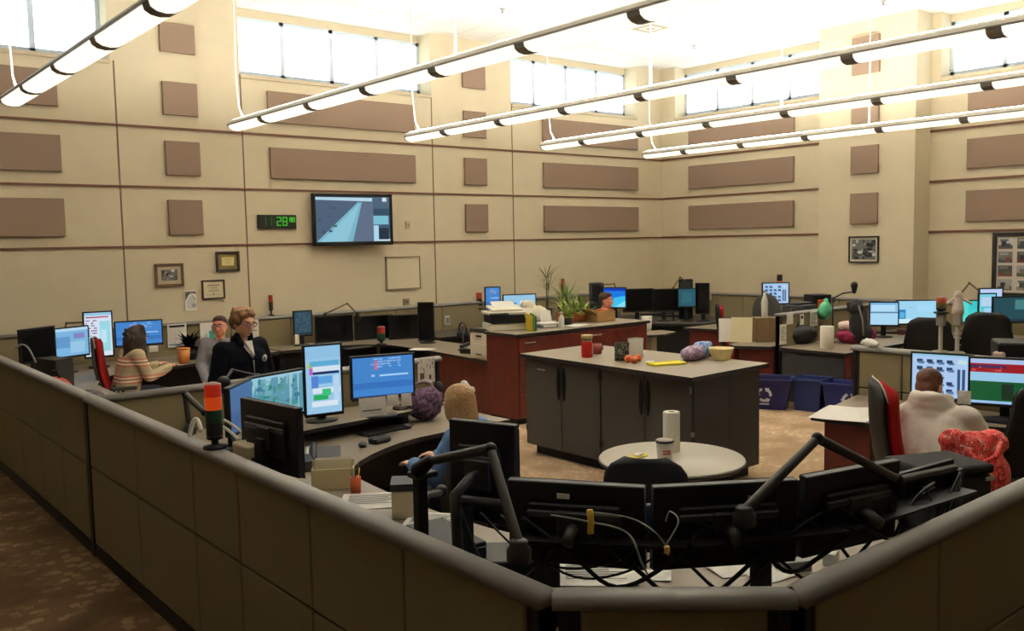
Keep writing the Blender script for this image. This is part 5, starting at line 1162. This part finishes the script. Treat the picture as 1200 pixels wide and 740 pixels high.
t=thing('candy_wrapper','yellow wrapper with white slip on the round table','wrapper',D(748,536),R(-10)); m=MB(); m.add([(-.13,-.02,.004),(-.04,-.05,.012),(.07,-.02,.006),(.1,.03,.014),(.0,.05,.02),(-.09,.03,.008)],[(0,1,2,3,4,5)],mat('bright_yellow2',(216,198,80),.6)); o=m.build('wrapper',t); so=o.modifiers.new('s','SOLIDIFY'); so.thickness=.006; m=MB(); m.box((.0,.0,.022),(.09,.05,.004),paper,rz=.4); m.build('slip',t)
# ------------------------------------------------------------------ storage counter and its neighbours
zc=RZ_
t=thing('laser_printer','white laser printer on the desk left of the mahogany counter','printer',Vector((7.22,9.12,.74)),R(-90)); pw=mat('printer_white',(226,220,200),.5)
m=MB(); m.bx((-.2,-.2,0),(.2,.2,.34),pw); m.build('body',t,.015); m=MB(); m.bx((-.2,-.205,.345),(.2,.2,.40),dgrey); m.build('top_cover',t,.01); m=MB(); m.bx((-.17,-.21,.05),(.17,-.2,.2),pw); m.build('paper_drawer',t,.006); m=MB(); m.bx((-.05,-.216,.29),(.05,-.2,.31),black); m.build('control_panel',t); m=MB(); m.bx((-.06,-.22,.055),(.06,-.205,.075),grey); m.build('handle',t)
t=thing('copier_printer','large white multifunction printer on the mahogany counter','printer',PZ(587,387,zc)+Vector((.1,.06,0)),R(-24))
m=MB(); m.bx((-.24,-.2,0),(.24,.2,.09),pw); m.build('body',t,.01); m=MB(); m.bx((-.22,-.22,.09),(.22,.18,.2),black); m.build('output_bay',t,.01); m=MB(); m.bx((-.25,-.19,.2),(.25,.21,.235),pw); m.build('scanner_bed',t,.01); m=MB(); m.box((.02,.03,.27),(.42,.34,.03),pw,rx=R(6)); m.build('document_feeder',t,.012); m=MB(); m.box((.02,.1,.31),(.3,.2,.012),white,rx=R(20)); m.build('paper_tray',t); m=MB(); m.bx((-.24,-.24,.2),(-.0,-.19,.225),dgrey); m.build('control_panel',t,.004)
m=MB(); r_=.17
t=thing('office_scanner','dark curved office scanner with pale front beside the multifunction printer','scanner',PZ(611,386,zc)+Vector((.08,.05,0)),R(-25)); vs=[]; n=10
prof=[(-.16,0),(-.16,.06)]+[(-.16+.32*i/8,.06+.17*math.sin(PI/2*i/8)) for i in range(1,9)]+[(.16,0)]
vs=[(x,p[0],p[1]) for x in (-.13,.13) for p in prof]; k_=len(prof); m.add(vs,[(i,(i+1)%k_,(i+1)%k_+k_,i+k_) for i in range(k_)]+[tuple(range(k_))[::-1],tuple(range(k_,2*k_))],black2,False); m.build('body',t,.006); m=MB(); m.box((0,-.02,.205),(.24,.2,.008),mat('pale_tray',(200,188,172),.5),rx=R(32)); m.build('paper_support',t)
for i,(dx,c,l) in enumerate([(0,(226,196,40),'yellow upright folder on the mahogany counter beside the scanner'),(.035,(232,206,80),'pale yellow upright folder between the yellow and green ones'),(.07,(120,170,70),'green upright folder on the mahogany counter'),(.105,(70,140,150),'teal upright folder at the right of the upright folders')]):
    m=MB(); m.bx((-.008,-.12,0),(.008,.12,.22-.03*(i%2)),mat('folder_%d'%i,c,.6)); solid('file_folder',m,l,'folder',PZ(619,388,zc)+Vector((dx,0,0)),R(-30),'upright folders',.003)
p=PZ(632,382,zc)+Vector((.05,.12,0)); t=thing('paper_pile','cream crumpled packing paper pile behind the upright folders','paper',p); m=MB(); m.ell((0,0,.12),(.2,.14,.14),mat('packing_paper',(222,212,186),.9),None,12,8,.12); m.ell((-.1,.05,.22),(.13,.1,.12),mat('packing_paper'),None,10,7,.15); m.build('crumpled_sheets',t); m=MB(); m.box((.02,-.17,.1),(.2,.01,.2),paper,rx=R(-14)); m.build('flat_sheet',t)
boxthing('box_file','grey box file lying on the mahogany counter','box',PZ(640,384,zc),(.26,.2,.05),grey,R(-10),.005,[('label_strip',(-.1,-.103,.01),(.1,-.1,.04),white)])
sheet('white sheet on the mahogany counter below the box file',PZ(641,383.5,zc)+Vector((.02,.02,.05)),.28,.2,paper,R(-12))
sheet('white sheet on the mahogany counter before the leafy plants',PZ(675,382,zc),.34,.2,paper,R(10))
t=thing('spray_bottle','white plastic bottle on the mahogany counter before the plants','bottle',PZ(658,384,zc)); m=MB(); m.lathe([(.035,0),(.038,.01),(.038,.12),(.02,.155),(.016,.165)],(0,0,0),white,18); m.build('body',t); m=MB(); m.lathe([(.018,.165),(.018,.195),(.012,.2),(.001,.2)],(0,0,0),mat('bottle_cap',(206,200,188),.5),14); m.build('cap',t)
# plants
leafm=[mat('leaf_%d'%i,c,.55,noise=.15,scale=20) for i,c in enumerate([(122,152,62),(150,172,76),(96,124,58),(176,184,112),(134,124,82),(100,90,62)])]
def leaf(m,base,dirv,L,w,droop,mm,seg=5):
    d=Vector(dirv).normalized(); sd=d.cross(Vector((0,0,1))); sd=sd.normalized() if sd.length>.01 else Vector((1,0,0)); P=[]; p=Vector(base); q=d.copy()
    for i in range(seg+1):
        ww=w*math.sin(PI*(.12+.88*i/seg))+.001; P.append((p-sd*ww,p+sd*ww)); p=p+q*(L/seg); q=(q+Vector((0,0,-droop/seg))).normalized()
    m.add([x for a in P for x in a],[(2*i,2*i+1,2*i+3,2*i+2) for i in range(seg)],mm,True)
t=thing('spiky_plant','thin spiky dracaena plant in a pot behind the paper pile','plant',PZ(641,372,zc)); m=MB(); m.lathe([(.07,0),(.09,.14),(.095,.15),(.08,.15),(.07,.12)],(0,0,0),mat('grey_pot',(96,92,76),.6),18); m.build('pot',t)
m=MB(); 
for x,y,h in ((0,0,.58),(.05,.03,.40)): m.tube([(x*.3,y*.3,.1),(x,y,h*.6),(x*1.2,y,h)],[.012,.009,.007],leafm[5],6)
m.build('stem',t); m=MB()
for x,y,h,n in ((0,0,.58,30),(.06,.03,.40,22)):
    for i in range(n): a=rnd.random()*6.28; e=rnd.uniform(-.1,1.2); leaf(m,(x,y,h-.03*rnd.random()),(math.cos(a)*math.cos(e),math.sin(a)*math.cos(e),math.sin(e)),rnd.uniform(.2,.34),.006,.5,leafm[4+(i%2)],4)
m.build('leaves',t)
t=thing('leafy_plant','bushy green spider plant in a low terracotta trough on the counter','plant',PZ(681,377,zc)+Vector((.0,.1,0)),R(-6)); m=MB(); tc=mat('terracotta',(156,84,48),.7,noise=.1,scale=20)
for a,b in (((-.26,-.12,0),(.26,.12,.02)),((-.26,-.12,0),(.26,-.105,.13)),((-.26,.105,0),(.26,.12,.13)),((-.26,-.12,0),(-.245,.12,.13)),((.245,-.12,0),(.26,.12,.13))): m.bx(a,b,tc)
m.build('trough',t); m=MB(); m.bx((-.245,-.105,.05),(.245,.105,.11),mat('potting_soil',(50,38,28),.95)); m.build('soil',t); m=MB()
for i in range(170):
    a=rnd.random()*6.28; e=rnd.uniform(.25,1.45); leaf(m,(rnd.uniform(-.22,.2),rnd.uniform(-.08,.08),.1),(math.cos(a)*math.cos(e),math.sin(a)*math.cos(e),math.sin(e)),rnd.uniform(.18,.33),rnd.uniform(.008,.014),1.1,leafm[i%4],6)
m.build('leaves',t)
t=thing('leafy_plant','loose feathery plant in a round pot behind the paper pile and bottle','plant',PZ(662,372,zc)); m=MB(); m.lathe([(.08,0),(.1,.15),(.105,.16),(.09,.16),(.08,.13)],(0,0,0),mat('dark_pot',(60,56,44),.6),18); m.build('pot',t); m=MB()
for i in range(120):
    a=rnd.random()*6.28; e=rnd.uniform(.4,1.5); leaf(m,(rnd.uniform(-.05,.05),rnd.uniform(-.05,.05),.15),(math.cos(a)*math.cos(e),math.sin(a)*math.cos(e),math.sin(e)),rnd.uniform(.25,.46),rnd.uniform(.004,.009),.7,leafm[[0,2,3,4][i%4]],5)
m.build('leaves',t)
t=thing('leafy_plant','small yellow-green plant at the front edge of the counter','plant',PZ(666,381,zc)); m=MB(); m.lathe([(.05,0),(.065,.09),(.068,.095),(.055,.095)],(0,0,0),mat('dark_pot'),16); m.build('pot',t); m=MB()
for i in range(50):
    a=rnd.random()*6.28; e=rnd.uniform(.2,1.4); leaf(m,(0,0,.09),(math.cos(a)*math.cos(e),math.sin(a)*math.cos(e),math.sin(e)),rnd.uniform(.08,.16),.022,.9,leafm[[1,3,1,0][i%4]],4)
m.build('leaves',t)
t=thing('carton','small open tan carton on the right end of the mahogany counter','box',PZ(709,377,zc)+Vector((.0,.08,0)),R(-10)); m=MB(); kr=mat('kraft_card',(168,128,78),.85,noise=.06,scale=30)
for a,b in (((-.15,-.13,0),(.15,.13,.008)),((-.15,-.13,0),(.15,-.122,.15)),((-.15,.122,0),(.15,.13,.15)),((-.15,-.13,0),(-.142,.13,.15)),((.142,-.13,0),(.15,.13,.15))): m.bx(a,b,kr)
m.build('box_walls',t); m=MB(); m.box((-.2,0,.14),(.13,.25,.006),kr,ry=R(35)); m.build('flap',t); m=MB(); m.bx((.02,-.10,.1),(.12,.1,.165),mat('orange_print',(196,104,60),.7)); m.build('contents',t)
t=thing('paper_cup','white cup on the small grey side table','cup',PZ(758,388,.74)); m=MB(); m.lathe([(.06,0),(.075,.005),(.09,.24),(.085,.24),(.07,.015)],(0,0,0),white,20); m.build('cup_body',t); m=MB(); m.lathe([(.091,.232),(.095,.238),(.091,.244)],(0,0,0),white,20); m.build('rim',t)
# desk under the television
t=thing('telephone','black telephone with white keys left of the laser printer','phone',Vector((7.32,9.72,.74)),R(-70)); m=MB(); m.bx((-.11,-.1,0),(.11,.1,.07),black); m.build('body',t,.015); m=MB(); m.cap((-.08,-.1,.1),(-.08,.1,.12),.024,.024,black); m.build('handset',t); m=MB(); m.box((.03,-.02,.072),(.1,.12,.012),silver,rx=R(12)); m.build('key_field',t)
t=thing('headset_stand','black headset hanging on a stand beside the telephone','headset',Vector((7.45,10.05,.74)),0); m=MB(); m.lathe([(.08,0),(.08,.012),(.012,.02),(.012,.34)],(0,0,0),black,14); m.build('stand',t); m=MB(); m.tube([(.0,-.08,.24),(0,-.09,.31),(0,-.05,.38),(0,0,.395),(0,.05,.38),(0,.09,.31),(0,.08,.24)],.012,black,8); m.build('headband',t)
for s_ in (-1,1): m=MB(); m.ell((0,s_*.08,.22),(.045,.025,.05),black); m.build('ear_pad',t)
boxthing('wall_phone','white wall phone box on the back divider right of the dark monitors','phone',PY(524,381,12.68),(.1,.04,.16),white,0,.008,[('cradle',(-.03,-.035,.03),(.03,-.02,.13),grey)])
boxthing('wall_phone','white thermostat-like box on the corner divider beside the tall dark monitor','box',PX(829,352,14.03),(.16,.05,.14),white,R(-90),.008,[('front_plate',(-.05,-.03,.02),(.05,-.025,.1),grey)])
sheet('white paper on the return desk under the narrow dark portrait monitor',D(495,410),.34,.22,paper,R(-60))
upright('white note stuck below the small dark teal portrait screen',348,398,12.25,.06,.14,None,-6)
sheet('white note lying on the desk above the tall portrait screen',D(361,405),.28,.24,paper,R(12))
# man's and striped woman's desk
t=thing('plastic_cup','orange plastic cup on the desk left of the seated man','cup',Vector((4.12,11.72,.74))); m=MB(); m.lathe([(.06,0),(.065,.005),(.085,.2),(.08,.2),(.06,.015)],(0,0,0),mat('orange_plastic',(206,126,50),.4),20); m.build('cup_body',t); m=MB(); m.lathe([(.086,.193),(.09,.199),(.086,.205)],(0,0,0),mat('orange_plastic'),20); m.build('rim',t)
t=thing('dark_plant','dark leafy potted plant behind the orange cup','plant',Vector((4.34,12.1,.74))); m=MB(); m.lathe([(.09,0),(.11,.15),(.09,.15)],(0,0,0),black2,16); m.build('pot',t); m=MB(); dl=mat('dark_leaf',(30,36,30),.6)
for i in range(70): a=rnd.random()*6.28; e=rnd.uniform(-.1,1.4); leaf(m,(0,0,.16),(math.cos(a)*math.cos(e),math.sin(a)*math.cos(e),math.sin(e)),rnd.uniform(.15,.3),.035,.8,dl,4)
m.build('leaves',t)
p=PY(207.5,393.5,12.69); sheet('white calendar sheet with printed heading on the back divider',p,.27,.33,paper,0,'wall_calendar','calendar',False,[(.1,.86,.9,.95,inkd),(.05,.1,.95,.16,mat('ink_blue',(120,140,150),.8))]+[(.1+.2*j,.22+.1*i,.22+.2*j,.225+.1*i,ink) for i in range(6) for j in range(4)],lean=90)
p=PY(249,394,12.69); sheet('white poster with a teal shape behind the seated man',p,.36,.40,paper,0,'wall_poster','poster',False,[(.35,.2,.75,.7,mat('teal_print',(60,160,150),.7)),(.45,.7,.65,.85,mat('teal_print')),(.15,.1,.3,.6,mat('ink_green_pale',(190,210,190),.8))],lean=90)
p=PY(295,388,12.69); sheet('white notice on the back divider behind the standing woman\'s shoulder',p,.22,.34,paper,0,'wall_poster','poster',False,lines[:4],lean=90)
upright('small white note below the landscape blue screen at the far left',180,409,11.6,.11,.08,None,-4)
t=thing('backpack','red backpack slumped against the left divider near the far left desk','bag',Vector((1.98,9.0,.74)),R(20)); m=MB(); rb=mat('red_nylon',(176,60,40),.8,noise=.1,scale=20); m.ell((0,0,.17),(.13,.2,.18),rb,None,16,10,.04); m.ell((.06,0,.1),(.1,.15,.1),rb,None,14,8,.04); fuse('body',m,t,.015,2); m=MB(); m.tube([(0,-.06,.34),(0,-.03,.4),(0,.03,.4),(0,.06,.34)],.012,black,8); m.build('loop',t)
t=thing('handbag','dark glossy handbag with pale trims beside the red backpack','bag',Vector((2.1,8.35,.74)),R(15)); m=MB(); m.ell((0,0,.14),(.14,.22,.15),mat('glossy_brown',(44,28,26),.2),None,16,10,.05); fuse('body',m,t,.013,2)
for i in range(3): m=MB(); m.tube([(.1,-.15+i*.12,.05),(.13,-.13+i*.12,.16),(.06,-.1+i*.12,.27)],.012,mat('pale_trim',(200,180,176),.3),8); m.build('trim_strap',t)
boxthing('computer_case','black computer tower on the far left desk before the portrait screen','computer',Vector((2.3,10.5,.74)),(.2,.42,.36),black,R(15),.01,[('front_plate',(-.09,-.22,.02),(.09,-.21,.34),black2)])
cable('thin grey cable arching over the far left desk',[PD(18,409,9.6),PD(25,404,9.6),PD(33,408,9.6),PD(42,425,9.5)],.01,grey,'cables by the left divider')
# ------------------------------------------------------------------ recycling bins
bin_m=[mat('navy_plastic',(18,20,82),.5),mat('blue_plastic',(22,42,98),.5),mat('bright_navy_plastic',(22,32,100),.5)]
def rbin(label,loc,rz,w,d,h,mm,logo):
    t=thing('recycling_bin',label,'recycling bin',loc,rz,'blue recycling bins'); m=MB(); th=.012; tp=.8
    def ring(z,s_,ins): return [(x*(w/2*s_-ins),y*(d/2*s_-ins),z) for x,y in ((-1,-1),(1,-1),(1,1),(-1,1))]
    vs=ring(0,tp,0)+ring(h,1,0)+ring(h,1,th)+ring(.02,tp,th)
    m.add(vs,[(3,2,1,0),(0,1,5,4),(1,2,6,5),(2,3,7,6),(3,0,4,7),(4,5,9,8),(5,6,10,9),(6,7,11,10),(7,4,8,11),(8,9,13,12),(9,10,14,13),(10,11,15,14),(11,8,12,15),(12,13,14,15)],mm); m.build('tub',t,.01)
    m=MB()
    for a,b in (((-w/2-.02,-d/2-.02,h-.03),(w/2+.02,-d/2,h+.005)),((-w/2-.02,d/2,h-.03),(w/2+.02,d/2+.02,h+.005)),((-w/2-.02,-d/2,h-.03),(-w/2,d/2,h+.005)),((w/2,-d/2,h-.03),(w/2+.02,d/2,h+.005))): m.bx(a,b,mm)
    m.build('rim',t,.005)
    if logo:
        m=MB(); wl=mat('white_print',(200,206,222),.6); rr=h*.20
        for i in range(3):
            a0=90+i*120; pts=[(rr*math.cos(R(a0+20+s_*16)),rr*math.sin(R(a0+20+s_*16))) for s_ in range(5)]
            for (x0,y0),(x1,y1) in zip(pts,pts[1:]):
                l=math.hypot(x1-x0,y1-y0); m.box(((x0+x1)/2,0,(y0+y1)/2),(l*1.15,.004,rr*.42),wl,ry=-math.atan2(y1-y0,x1-x0))
            a=R(a0+20+64); px,pz=rr*math.cos(a),rr*math.sin(a); tx,tz=-math.sin(a),math.cos(a); nx,nz=math.cos(a),math.sin(a)
            m.add([(px+nx*rr*.45,-.002,pz+nz*rr*.45),(px-nx*rr*.45,-.002,pz-nz*rr*.45),(px+tx*rr*.6,-.002,pz+tz*rr*.6)],[(0,1,2)],wl)
        m.box((0,0,-rr*1.55),(rr*1.5,.004,rr*.22),wl)
        o=m.build('recycling_symbol',t); o.location=(logo[0],-d/2*(1+tp)/2-.012,h*.5); o.rotation_euler=(math.atan2(d/2*(1-tp),h),0,0)
rbin('navy recycling bin with white arrows symbol beside the island, left of three',Vector((10.08,6.80,0)),R(-62),.52,.46,.40,bin_m[0],(-.06,0))
rbin('plain blue recycling bin in the middle of the three',Vector((10.30,6.34,0)),R(-80),.40,.36,.42,bin_m[1],None)
rbin('blue recycling bin with white symbol at the divider, right of three',Vector((10.36,5.90,0)),R(-80),.46,.36,.40,bin_m[2],(.12,0))
# ------------------------------------------------------------------ desks beside the papers-hung divider
t=thing('carton','brown closed carton on the mahogany-fronted desk by the papers-hung divider','box',PZ(890,401,.74)+Vector((.16,.04,0)),R(-30)); m=MB()
for a,b in (((-.18,-.16,0),(.18,.16,.008)),((-.18,-.16,0),(.18,-.152,.34)),((-.18,.152,0),(.18,.16,.34)),((-.18,-.16,0),(-.172,.16,.34)),((.172,-.16,0),(.18,.16,.34))): m.bx(a,b,mat('brown_card',(120,98,66),.85))
m.build('box_walls',t); m=MB(); m.bx((-.18,-.16,.34),(.18,.16,.346),mat('brown_card')); m.build('flap',t)
p=PZ(871,402,.74); sheet('large cream sheet leaning on the brown carton',p+Vector((-.04,.0,.19)),.30,.36,cream,R(-62),'paper_sheet','paper',False,lean=80)
p=PZ(858,401,.74); sheet('white sheet leaning left of the cream sheet by the carton',p+Vector((-.02,.06,.17)),.26,.34,paper,R(-50),'paper_sheet','paper',False,lean=78)
t=thing('bottle','white bottle standing on top of the brown carton','bottle',PZ(891,401,.74)+Vector((.16,.04,.347)),R(20)); m=MB(); m.lathe([(.04,0),(.045,.01),(.05,.22),(.03,.30),(.02,.32),(.02,.36),(.001,.36)],(0,0,0),white,16); m.build('body',t); m=MB(); m.lathe([(.022,.36),(.022,.39),(.001,.392)],(0,0,0),grey,12); m.build('cap',t)
dvY=7.015
for (px,py,w,h,l,mk) in [(917,392,.16,.28,'tall white notice at the left end of the papers-hung divider',lines),(925,374,.16,.15,'small white note high on the papers-hung divider',None),(939,379,.10,.26,'narrow white notice behind the black handbag',[(.2,.75,.7,.9,inkd)]),(953,373,.20,.24,'white notice high beside the green ball on the papers-hung divider',lines)]:
    sheet(l,PY(px,py,dvY),w,h,paper,0,'wall_notice','notice',False,mk,lean=90,group='notices on the divider')
t=thing('handbag','black handbag with tall handle on the charcoal-fronted desk','bag',PZ(945,404,.74)+Vector((.05,.1,0)),R(-30)); bk=mat('black_leather',(24,22,20),.5); m=MB(); m.ell((0,0,.13),(.24,.13,.14),bk,None,18,10,.03); m.ell((-.05,0,.2),(.13,.09,.07),bk,None,14,8,.03); fuse('body',m,t,.014,2); m=MB(); m.tube([(-.18,0,.2),(-.21,0,.38),(-.16,0,.50),(-.10,0,.38),(-.07,0,.22)],.022,bk,8); m.build('handle',t)
towel('white paper towel roll standing on the charcoal-fronted desk',PZ(970,409,.74)+Vector((.03,.03,0)),.30,.09)
t=thing('folded_jacket','pink and dark folded jacket heaped at the right end of the charcoal-fronted desk','jacket',PZ(995,405,.74)+Vector((.35,.1,0)),R(-20)); pk=mat('magenta_cloth',(150,36,74),.85,noise=.15,scale=12); m=MB(); m.ell((0,0,.10),(.3,.2,.12),pk,None,16,10,.1); m.ell((.16,-.05,.12),(.14,.12,.1),pk,None,14,8,.1); fuse('cloth',m,t,.016,2); m=MB(); m.ell((-.0,-.12,.09),(.17,.1,.08),mat('dark_lining',(40,28,34),.9),None,14,8,.08); m.build('lining',t); 
m=MB(); m.ell((-.12,.03,.24),(.15,.1,.07),mat('pale_pink_tissue',(226,200,190),.9),None,12,8,.14); m.build('pale_scarf',t)
t=thing('tissue_pile','crumpled white tissue on the hooded person\'s divider cap','tissue',Vector((7.95,PX(1019,402,7.95).y,1.202)),R(60)); m=MB(); m.ell((0,0,.03),(.1,.04,.04),paper,None,12,8,.2); m.ell((.07,0,.025),(.06,.04,.03),paper,None,10,7,.2); m.ell((-.07,0,.03),(.05,.04,.03),paper,None,10,7,.2); m.build('crumpled_tissue',t)
t=thing('coat','dark hooded coat hung on the divider beside the first light blue screen','coat',PD(1006,375,11.8),R(-40)); ck=mat('charcoal_coat',(40,38,40),.9,noise=.15,scale=16); m=MB(); m.ell((0,0,-.02),(.11,.10,.24),ck,None,16,12,.2); m.ell((-.05,0,.17),(.11,.09,.10),ck,None,14,10,.2); m.ell((.08,0,-.17),(.12,.10,.12),ck,None,14,10,.06); fuse('coat_body',m,t,.018,2); m=MB(); m.tube([(-.05,-.13,.2),(.0,-.14,.0),(.02,-.13,-.2)],.012,grey,8); m.build('zip',t)
# on and above the papers-hung divider
t=thing('guest_chair','dark grey rounded chair back rising over the papers-hung divider','chair',PY(915,350,8.0)*Vector((1,1,0)) if False else Vector((11.98,8.16,0)),R(-100)); m=MB(); m.ell((0,0,1.05),(.3,.09,.32),mat('grey_fabric',(62,60,56),.95,noise=.1,scale=120),None,20,12); m.build('backrest',t); m=MB(); m.bx((-.25,-.05,.44),(.25,.45,.53),mat('grey_fabric')); m.build('seat',t,.03); m=MB(); m.tube([(0,.2,.03),(0,.2,.44)],.03,dgrey,10); m.lathe([(.28,.0),(.28,.02),(.03,.06)],(0,.2,0),black,14); m.build('pedestal',t)
p=PD(945,350,12.3); boxthing('equipment_case','dark grey equipment box lying on the divider top beside the card-grid screen','equipment box',Vector((PY(937,350,7.45).x,7.45,.74)),(.44,.34,.50),mat('slate_plastic',(52,54,58),.6),R(4),.02,[('top_plate',(-.2,-.1,.52),(.2,.1,.53),dgrey)])
p=PD(959,350,12.5); t=boxthing('speaker_box','black box with an orange panel right of the card-grid screen','speaker',Vector((PY(958,350,7.5).x,7.5,.74)),(.30,.3,.62),black,R(-30),.01,[('orange_panel',(-.08,-.153,.32),(.08,-.15,.55),orgd),('base_plate',(-.1,-.16,.06),(.1,-.15,.2),mat('teal_dark',(20,60,50),.5))])
t=thing('plastic_bag','green knotted plastic bag on top of the papers-hung divider','bag',PY(967,364,6.93),R(0)); m=MB(); m.ell((0,0,0),(.12,.08,.13),mat('mint_plastic',(90,190,140),.35),None,16,12,.08); m.build('bag_body',t); m=MB(); m.cap((0,0,.11),(.02,.0,.14),.025,.035,mat('mint_plastic'),8); m.build('knot',t)
# hooded person's desk
sheet('large white sheets spread at the left end of the hooded person\'s desk',Vector((6.93,3.93,.74)),.46,.62,paper,R(-75))
sheet('white sheet overlapping the spread sheets beside the red chair',Vector((7.18,3.68,.748)),.5,.42,paper,R(-50))
sheet('white paper on the desk below the red and green screen',Vector((7.50,2.42,.74)),.22,.34,paper,R(10))
upright('small white note below the icon-card screen',1130,466,6.6,.09,.10,None,-70)
boxthing('desk_stand','black stand with pale lime pad below the red and green screen','stand',Vector((7.52,2.72,.74)),(.2,.16,.1),black,R(95),.01,[('lime_pad',(-.08,-.06,.1),(.08,.06,.112),mat('lime_pad',(120,150,60),.6))])
t=thing('plastic_guard','white curved plastic guard under the hooded person\'s desk','guard',Vector((6.6,3.15,0)),R(20)); m=MB(); m.lathe([(.12,.1),(.14,.3),(.12,.44),(.06,.50),(.05,.48),(.1,.42),(.12,.3),(.10,.1)],(0,0,0),mat('pale_grey_plastic',(176,174,176),.4),18,1,.5); m.build('shell',t); m=MB(); m.lathe([(.14,0),(.15,.03),(.12,.1)],(0,0,0),black,16); m.build('foot',t)
# posts on the hooded person's divider
def dpost(label,px,top,figure):
    b=PX(px,411,7.95); b.z=1.2; d=(b-Vector((0,0,H))).dot(fw); zt=PD(px,top,d).z-1.2
    t=thing('divider_post',label,'post',b); pg=mat('post_grey',(150,144,130),.5); m=MB(); m.lathe([(.07,0),(.07,.01),(.018,.02),(.018,zt)],(0,0,0),pg,14); m.build('pole',t); m=MB(); m.box((0,0,zt+.05),(.06,.07,.11),pg); m.build('head_box',t,.01)
    return b+Vector((0,0,zt+.105))
b1=dpost('grey post with head box carrying the orange beacon on the divider',1102,381,False); b2=dpost('grey post with head box carrying the white figurine on the divider',1121.5,381,True)
beacon('wide red-orange beacon light on the grey divider post',b1,.14,.042,[('green_lens',mat('olive_lens',(96,90,40),.4)),('orange_lens',mat('beacon_brick',(196,84,50),.35))],.0)
t=thing('figurine','white plush figurine with outstretched arms on the grey divider post','figurine',b2,R(-50)); wp=mat('white_plush',(232,216,200),.9); m=MB(); m.cap((0,0,.05),(0,0,.17),.075,.05,wp); m.ell((0,0,.24),(.05,.05,.055),mat('lilac_plush',(206,190,196),.9)); m.cap((-.05,0,.19),(-.13,0,.13),.02,.016,wp); m.cap((.05,0,.19),(.16,0,.12),.02,.016,wp); m.cap((-.035,0,.04),(-.05,0,.0),.03,.028,wp); m.cap((.035,0,.04),(.05,0,.0),.03,.028,wp); fuse('plush_body',m,t,.01,2); t.scale=(.68,.68,.68)
# pillar wall desk clutter
boxthing('paper_cup','pinkish white cup standing behind the hooded person\'s divider','cup',Vector((8.25,PX(1172,415,8.25).y,.93)),(.1,.1,.28),mat('pink_white',(220,190,180),.6),0,.02,[('band',(-.052,-.052,.1),(.052,.052,.13),mat('pink_band',(206,150,140),.6))])
boxthing('tissue_box','white tissue box below the large pale blue screen','tissue box',PZ(1060,383,.74)+Vector((0,0,.0)),(.2,.12,.14),white,R(40),.006,[('opening',(-.06,-.02,.14),(.06,.02,.145),grey)])
keyboard('dark keyboard on the pillar wall desk below the first light blue screen',PZ(1040,391,.74),R(-60))
boxthing('desk_organizer','dark red desk organizer on the pillar wall desk','organizer',PZ(1068,392,.74),(.4,.2,.07),mat('dark_red_plastic',(84,28,32),.5),R(-60),.01,[('divider',(-.01,-.09,.07),(.01,.09,.09),black)])
boxthing('desk_printer','black desktop printer at the right edge behind the hooded person\'s divider','printer',Vector((8.48,PX(1195,400,8.48).y,.93)),(.4,.4,.36),black,R(-60),.02,[('output_tray',(-.18,-.3,.06),(.18,-.2,.08),black2),('white_lid',(-.05,-.05,.32),(.12,.08,.34),white)])
# far corner clutter
boxthing('speaker_box','black square speaker on top of the far corner monitors, by the lamp arm','speaker',PD(803.5,336,16.7)+Vector((0,0,-.6)),(.26,.2,.74),black,R(-50),.01,[('grille',(-.1,-.105,.5),(.1,-.1,.7),black2)])
for i,(px,py) in enumerate([(762,369),(775,368),(786,371)]): keyboard(['keyboard at the far corner desk, left of three','keyboard at the far corner desk, middle of three','keyboard at the far corner desk, right of three'][i],PD(px,py,14.0)*1.0 if False else PZ(px,py,.75),R(-40))
boxthing('equipment_box','dark bluish equipment box left of the bright glowing blue screen','equipment box',Vector((PD(699,345,16.3).x,PD(699,345,16.3).y,.74)),(.24,.2,.74),mat('blue_black_plastic',(30,34,48),.5),R(-30),.02,[('front_plate',(-.1,-.105,.4),(.1,-.1,.7),black)])
